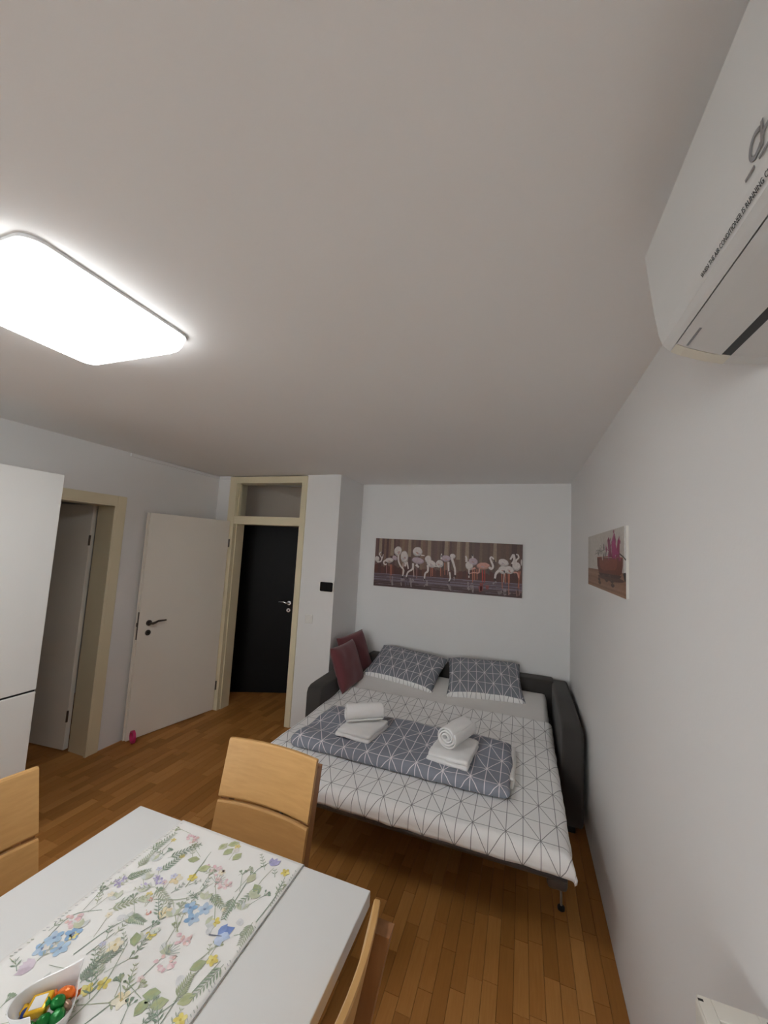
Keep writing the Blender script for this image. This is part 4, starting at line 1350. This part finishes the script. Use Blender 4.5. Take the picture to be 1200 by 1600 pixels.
for pts, ci in PR['legs']:
    fpz.stroke([(x, max(0.004, z)) for x, z in pts], 0.0085, C(*legc[ci], k=0.9), 0.006, layer=6)
for i, (x, z, rx, rz_, tilt, ci) in enumerate(PR['bodies']):
    rx = min(rx, PWD - x - 0.002) if x < PWD else rx
    if x + rx > PWD:
        continue
    c = tone[ci]
    fpz.ell(x, z, rx, rz_, C(*c, k=0.62), math.radians(-tilt), 18, wob=0.05, layer=8 + i)
    fpz.ell(x - 0.003, z + 0.006, rx * 0.90, rz_ * 0.82, C(*c, k=0.90), math.radians(-tilt), 16, wob=0.06, layer=32 + i)
    if rx > 0.04:
        for k in range(3):
            fpz.ell(x + rp.uniform(-0.3, 0.4) * rx, z - rp.uniform(0.1, 0.5) * rz_, rx * 0.30, rz_ * 0.13, C(*rp.choice([(205, 180, 180), (200, 150, 140), (190, 180, 190)]), k=0.85), math.radians(-tilt - 15), 8, layer=56 + i)
for i, (pts, w_, ci) in enumerate(PR['necks']):
    pts = [(min(PWD - 0.01, x), z) for x, z in pts]
    fpz.stroke(pts, w_, C(*tone[ci], k=0.92), w_ * 0.62, layer=80 + i)
for x, z in PR['beaks']:
    if x < PWD - 0.02:
        fpz.ell(x, z, 0.006, 0.013, C(40, 30, 32), 0.3, 8, layer=110)
fo = fpz.build('printed_image', M['print'], cv1)
fo['label'] = 'flamingos standing in brown water'

pic2 = thing('plant_picture', (0, -1.166, 1.652), 0, 'canvas print of a planted brown bowl with magenta flowers on the side wall', 'picture')
P2W, P2H = 1.043, 0.318
cv2 = box('canvas', -0.012, -0.001, -P2W, 0, 0, P2H, M['canvas2'], pic2)
q = Print(lambda a, b, d: (-0.012 - d, -a, b), 2.0e-5)
fq = PR['fp']
tz = (fq['table'][0][1] + fq['table'][1][1]) / 2


def clampq(pts):
    return [(min(max(a, 0.002), P2W - 0.002), min(max(b, 0.002), P2H - 0.002)) for a, b in pts]


for k in range(12):
    q.poly([(P2W * k / 12, tz), (P2W * (k + 1) / 12, tz), (P2W * (k + 1) / 12, P2H), (P2W * k / 12, P2H)], C(*rp.choice([(188, 183, 176), (184, 179, 172), (192, 187, 180)])), 0)
sx_ = fq['stripe'][0][0]
q.poly([(sx_, tz), (P2W, tz), (P2W, P2H), (sx_, P2H)], C(226, 226, 224), 1)
for k in range(10):
    q.poly([(0, tz * k / 10), (P2W, tz * k / 10), (P2W, tz * (k + 1) / 10), (0, tz * (k + 1) / 10)], C(*rp.choice([(146, 112, 90), (136, 102, 82), (154, 120, 98)])), 0)
bw = clampq(fq['bowl'])
bx = [p[0] for p in bw]
bz = [p[1] for p in bw]
q.ell(sum(bx) / len(bx), min(bz) - 0.002, (max(bx) - min(bx)) * 0.5, 0.014, C(86, 58, 50), 0, 16, layer=2)
q.poly(bw[:8], C(104, 54, 40), 3)
xm, ym = sum(bx) / len(bx), sum(bz) / len(bz)
q.poly([(xm + (a - xm) * 0.72 - 0.03, ym + (b - ym) * 0.62 + 0.012) for a, b in bw[:8]], C(128, 70, 50), 4)
q.poly([(xm + (a - xm) * 0.9, min(bz) + (b - min(bz)) * 0.30) for a, b in bw[1:7]], C(66, 38, 34), 5)
q.stroke([bw[0], bw[8], bw[7]], 0.006, C(140, 84, 62), layer=6, smooth=False)
for x, z in clampq(fq['buds']):
    q.ell(x, z, 0.020, 0.010, C(*rp.choice([(92, 90, 88), (214, 210, 204), (108, 104, 100), (70, 78, 62), (200, 196, 190)])), rp.uniform(0.5, 2.5), 10, layer=8, wob=0.1)
for _ in range(26):
    x = min(bx) + (max(bx) - min(bx)) * rp.uniform(0.04, 0.62)
    z = max(bz) + rp.uniform(-0.004, 0.034)
    q.leaf(x, z, rp.uniform(0.8, 2.4), 0.03, 0.012, C(*rp.choice([(96, 96, 92), (78, 84, 70), (206, 202, 198), (120, 112, 108)])), 9 + _ % 5)
for i, f in enumerate(fq['flowers']):
    q.poly(clampq(f), C(*[(150, 44, 104), (126, 42, 76), (140, 46, 86), (128, 38, 80), (158, 54, 110)][i]), 16 + i)
for k in range(30):
    f = rp.choice(fq['flowers'])
    x, z = clampq([f[rp.randrange(len(f))]])[0]
    q.leaf(x + rp.uniform(-0.02, 0.02), max(0.14, z - rp.uniform(0, 0.03)), rp.uniform(1.0, 2.1), 0.022, 0.016, C(*rp.choice([(170, 66, 124), (136, 40, 88), (120, 36, 72)])), 22 + k % 6)
for i, b in enumerate(fq['branch']):
    q.stroke(clampq(b), 0.007 if i == 0 else 0.003, C(62, 66, 60), layer=30)
for x, z in clampq(fq['stones']):
    q.ell(x, z, 0.040, 0.0100, C(76, 56, 50), 0, 12, layer=32, wob=0.12)
    q.ell(x - 0.008, z + 0.004, 0.010, 0.002, C(108, 88, 80), 0, 10, layer=33)
q.poly(clampq(fq['cup']), C(34, 38, 36), 34)
q.build('printed_image', M['print'], cv2)['label'] = 'brown bowl with magenta flowers, grey buds and dark pebbles'

# ================================================================== wall fittings
th_ = thing('wall_control_panel', (-2.281, YD, 1.407), 0, 'black glass control panel on the wall beside the hall door', 'control panel')


def rounded_plate(name, hx_, hz_, y0, y1, r, mat, parent):
    bm_ = bmesh.new()
    pts = []
    for cx, cz, a0 in ((hx_ - r, hz_ - r, 0), (-hx_ + r, hz_ - r, PI / 2), (-hx_ + r, -hz_ + r, PI), (hx_ - r, -hz_ + r, 1.5 * PI)):
        for k in range(6):
            a = a0 + PI / 2 * k / 5
            pts.append((cx + r * math.cos(a), cz + r * math.sin(a)))
    prism_y(bm_, pts, y0, y1)
    return from_bm(name, bm_, mat, parent)


hs_ = rounded_plate('housing', 0.080, 0.056, -0.010, 0.0, 0.014, M['plastic'], th_)
rounded_plate('screen', 0.070, 0.046, -0.0135, -0.010, 0.012, M['screen'], hs_)
sw = thing('light_switch', (-2.457, YD, 1.072), 0, 'white light switch below the black panel beside the hall door', 'light switch')
swp = box('plate', -0.043, 0.043, -0.010, 0, -0.043, 0.043, M['plastic'], sw, 0.003)
box('rocker', -0.03, 0.03, -0.015, -0.010, -0.03, 0.03, M['plastic'], swp, 0.002)

# pink roll wedged at the foot of the open door
pk = thing('pink_tape_roll', (-3.632, -1.470, 0.053), 0, 'small hot pink ring standing at the foot of the open door', 'tape')
bm = bmesh.new()
NR = 28
for k in range(NR):
    pass
rows = []
for y, r in ((-0.012, 0.038), (-0.012, 0.052), (0.012, 0.052), (0.012, 0.038)):
    rows.append([bm.verts.new((r * math.cos(2 * PI * k / NR), y, r * math.sin(2 * PI * k / NR))) for k in range(NR)])
for a, b in zip(rows, rows[1:] + rows[:1]):
    for k in range(NR):
        bm.faces.new((a[k], a[(k + 1) % NR], b[(k + 1) % NR], b[k]))
bmesh.ops.recalc_face_normals(bm, faces=list(bm.faces))
from_bm('ring', bm, M['pink'], pk)
pk.rotation_euler = (0, 0, -0.40)

# ================================================================== air conditioner
AY0, AY1 = -4.10, -3.27
ac = thing('air_conditioner', (0, (AY0 + AY1) / 2, 2.19), 0, 'white split air conditioner mounted high on the side wall', 'air conditioner')
ay0, ay1 = AY0 - (AY0 + AY1) / 2, AY1 - (AY0 + AY1) / 2
front = [(-0.202, 2.451), (-0.199, 2.425), (-0.194, 2.381), (-0.187, 2.323), (-0.179, 2.273), (-0.173, 2.253), (-0.166, 2.244)]
under = [(-0.157, 2.236), (-0.144, 2.228), (-0.104, 2.211), (-0.067, 2.200), (-0.002, 2.192)]
top = [(-0.002, 2.462), (-0.17, 2.463), (-0.193, 2.460)]
sh = lambda pts, dx=0.0, dz=0.0: [(x + dx, z - 2.19 + dz) for x, z in pts]
bm = bmesh.new()
inner = sh(front, 0.006) + sh(under, 0.0, 0.009) + sh(top, 0.006, -0.003)
prism_y(bm, inner, ay0 + 0.01, ay1 - 0.01)
from_bm('chassis', bm, M['ac'], ac)
for y0, y1 in ((ay1 - 0.030, ay1), (ay0, ay0 + 0.030)):
    bm = bmesh.new()
    prism_y(bm, sh(front, 0.002) + sh(under) + sh(top, 0.002), y0, y1)
    o = from_bm('end_cap', bm, M['ac'], ac)
# front panel covers the front right to the ends
bm = bmesh.new()
outer = sh(front) + [(-0.160, 2.238 - 2.19)]
prism_y(bm, sh([(-0.190, 2.4635)]) + sh([(-0.199, 2.459)]) + outer + sh([(-0.152, 2.244), (-0.165, 2.262), (-0.173, 2.30), (-0.188, 2.42)]), ay0 - 0.001, ay1 + 0.001)
acf = from_bm('front_panel', bm, M['ac'], ac)
# louver flap, outlet slot
bm = bmesh.new()
prism_y(bm, sh([(-0.1590, 2.2360), (-0.144, 2.2272), (-0.118, 2.2155), (-0.090, 2.2045), (-0.0885, 2.2075), (-0.117, 2.221), (-0.150, 2.238)]), ay0 + 0.032, ay1 - 0.033)
acl = from_bm('louver_flap', bm, M['ac'], ac)
bm = bmesh.new()
prism_y(bm, sh([(-0.157, 2.2365), (-0.146, 2.2300), (-0.090, 2.2070), (-0.0745, 2.2025), (-0.0745, 2.230), (-0.15, 2.245)]), ay0 + 0.0315, ay1 - 0.0315)
from_bm('air_outlet', bm, M['screen'], ac)
bm = bmesh.new()
prism_y(bm, sh([(-0.0745, 2.2015), (-0.004, 2.1925), (-0.004, 2.21), (-0.0745, 2.215)]), ay0 + 0.031, ay1 - 0.031)
from_bm('drip_tray', bm, M['ac'], ac)
bm = bmesh.new()
prism_y(bm, sh([(-0.1595, 2.2365), (-0.144, 2.2270), (-0.104, 2.2100), (-0.075, 2.2012), (-0.075, 2.204), (-0.144, 2.231)]), ay1 - 0.0305, ay1 + 0.0005)
o = from_bm('end_trim', bm, M['ac_yellow'], ac)
o['label'] = 'slightly yellowed plastic end trim'


def text_on(name, body, size, origin, xdir, ydir, mat, parent, shear=0.0, xs=1.0, bold=0.0, space=1.05):
    cu = bpy.data.curves.new(name, 'FONT')
    cu.body = body
    cu.size = size
    cu.shear = shear
    cu.extrude = 0.0002
    cu.space_character = space
    cu.offset = bold
    tmp = bpy.data.objects.new(name, cu)
    COL.objects.link(tmp)
    dg = bpy.context.evaluated_depsgraph_get()
    me = bpy.data.meshes.new_from_object(tmp.evaluated_get(dg))
    bpy.data.objects.remove(tmp)
    bpy.data.curves.remove(cu)
    me.transform(Matrix.Diagonal((xs, 1, 1, 1)))
    me.transform(frame_mtx(origin, xdir, ydir))
    me.materials.clear()
    return link(name, me, mat, parent)


yc = (AY0 + AY1) / 2
# warning line along the lower edge of the front panel
up = Vector((-(0.179 - 0.173), 0, 2.273 - 2.253)).normalized()
text_on('warning_text', 'WHEN THE AIR CONDITIONER IS RUNNING CLOSE', 0.0098, (-0.1752 - 0.0012, -3.468 - yc, 2.2575 - 2.19), (0, -1, 0), up, M['ac_text'], acf, 0.0, 0.83)
up = Vector((-(0.187 - 0.179), 0, 2.323 - 2.273)).normalized()
text_on('logo', 'CH', 0.034, (-0.1826 - 0.0012, -3.622 - yc, 2.291 - 2.19), (0, -1, 0), up, M['ac_logo'], acf, 0.40, 1.05, 0.0007, 0.92)
for y0, y1 in ((0.0, 0.020), (0.030, 0.075)):
    m_ = frame_mtx((-0.1815 - 0.0012, -3.612 - yc, 2.284 - 2.19), (0, -1, 0), up)
    box('logo_line', y0, y1, -0.0015, 0.0015, -0.0003, 0.0003, M['ac_logo'], acf, mtx=m_)
# small grey print on the flap
fu = Vector((-(0.144 - 0.118), 0, 2.2272 - 2.2155)).normalized()
for k in range(12):
    m_ = frame_mtx((-0.1445 - 0.0002, -3.310 - yc - k * 0.0052, 2.2272 - 2.19 - 0.0005), (0, -1, 0), fu)
    box('small_print', 0, 0.0042, -0.0018, 0.0018, -0.0003, 0.0003, M['ac_logo'], acl, mtx=m_)

# ================================================================== radiator
ra = thing('radiator', (0, -3.62, 0), 0, 'cream white panel radiator on the side wall below the air conditioner', 'radiator')
rz0, rz1, ry0, ry1 = 0.42, 1.018, -0.42, 0.42
box('front_plate', -0.118, -0.103, ry0, ry1, rz0, rz1 - 0.004, M['radiator'], ra, 0.004)
box('rear_plate', -0.020, -0.006, ry0, ry1, rz0, rz1 - 0.004, M['radiator'], ra, 0.004)
for y0, y1 in ((ry1 - 0.006, ry1 + 0.004), (ry0 - 0.004, ry0 + 0.006)):
    box('side_cover', -0.114, -0.010, y0, y1, rz0 + 0.02, rz1 - 0.002, M['radiator'], ra, 0.002)
for x0, x1, y0, y1 in ((-0.116, -0.094, ry0, ry1), (-0.026, -0.008, ry0, ry1), (-0.094, -0.026, ry1 - 0.036, ry1), (-0.094, -0.026, ry0, ry0 + 0.036)):
    box('grille_frame', x0, x1, y0, y1, rz1 - 0.004, rz1 + 0.002, M['radiator'], ra, 0.0015)
for k in range(34):
    y = ry0 + 0.050 + k * (ry1 - ry0 - 0.1) / 33
    box('grille_slat', -0.094, -0.026, y - 0.005, y + 0.005, rz1 - 0.005, rz1 - 0.001, M['radiator'], ra)
box('convector', -0.103, -0.020, ry0 + 0.02, ry1 - 0.02, rz0 + 0.02, rz1 - 0.05, M['subfloor'], ra)
for x in (-0.112, -0.012):
    for y in (ry1 - 0.010, ry0 + 0.010):
        box('clip_slot', x - 0.004, x + 0.004, y - 0.002, y + 0.002, rz1 + 0.0015, rz1 + 0.0026, M['black'], ra)
for y in (-0.3, 0.3):
    box('bracket', -0.006, -0.0005, y - 0.015, y + 0.015, rz0 + 0.06, rz1 - 0.06, M['radiator'], ra)
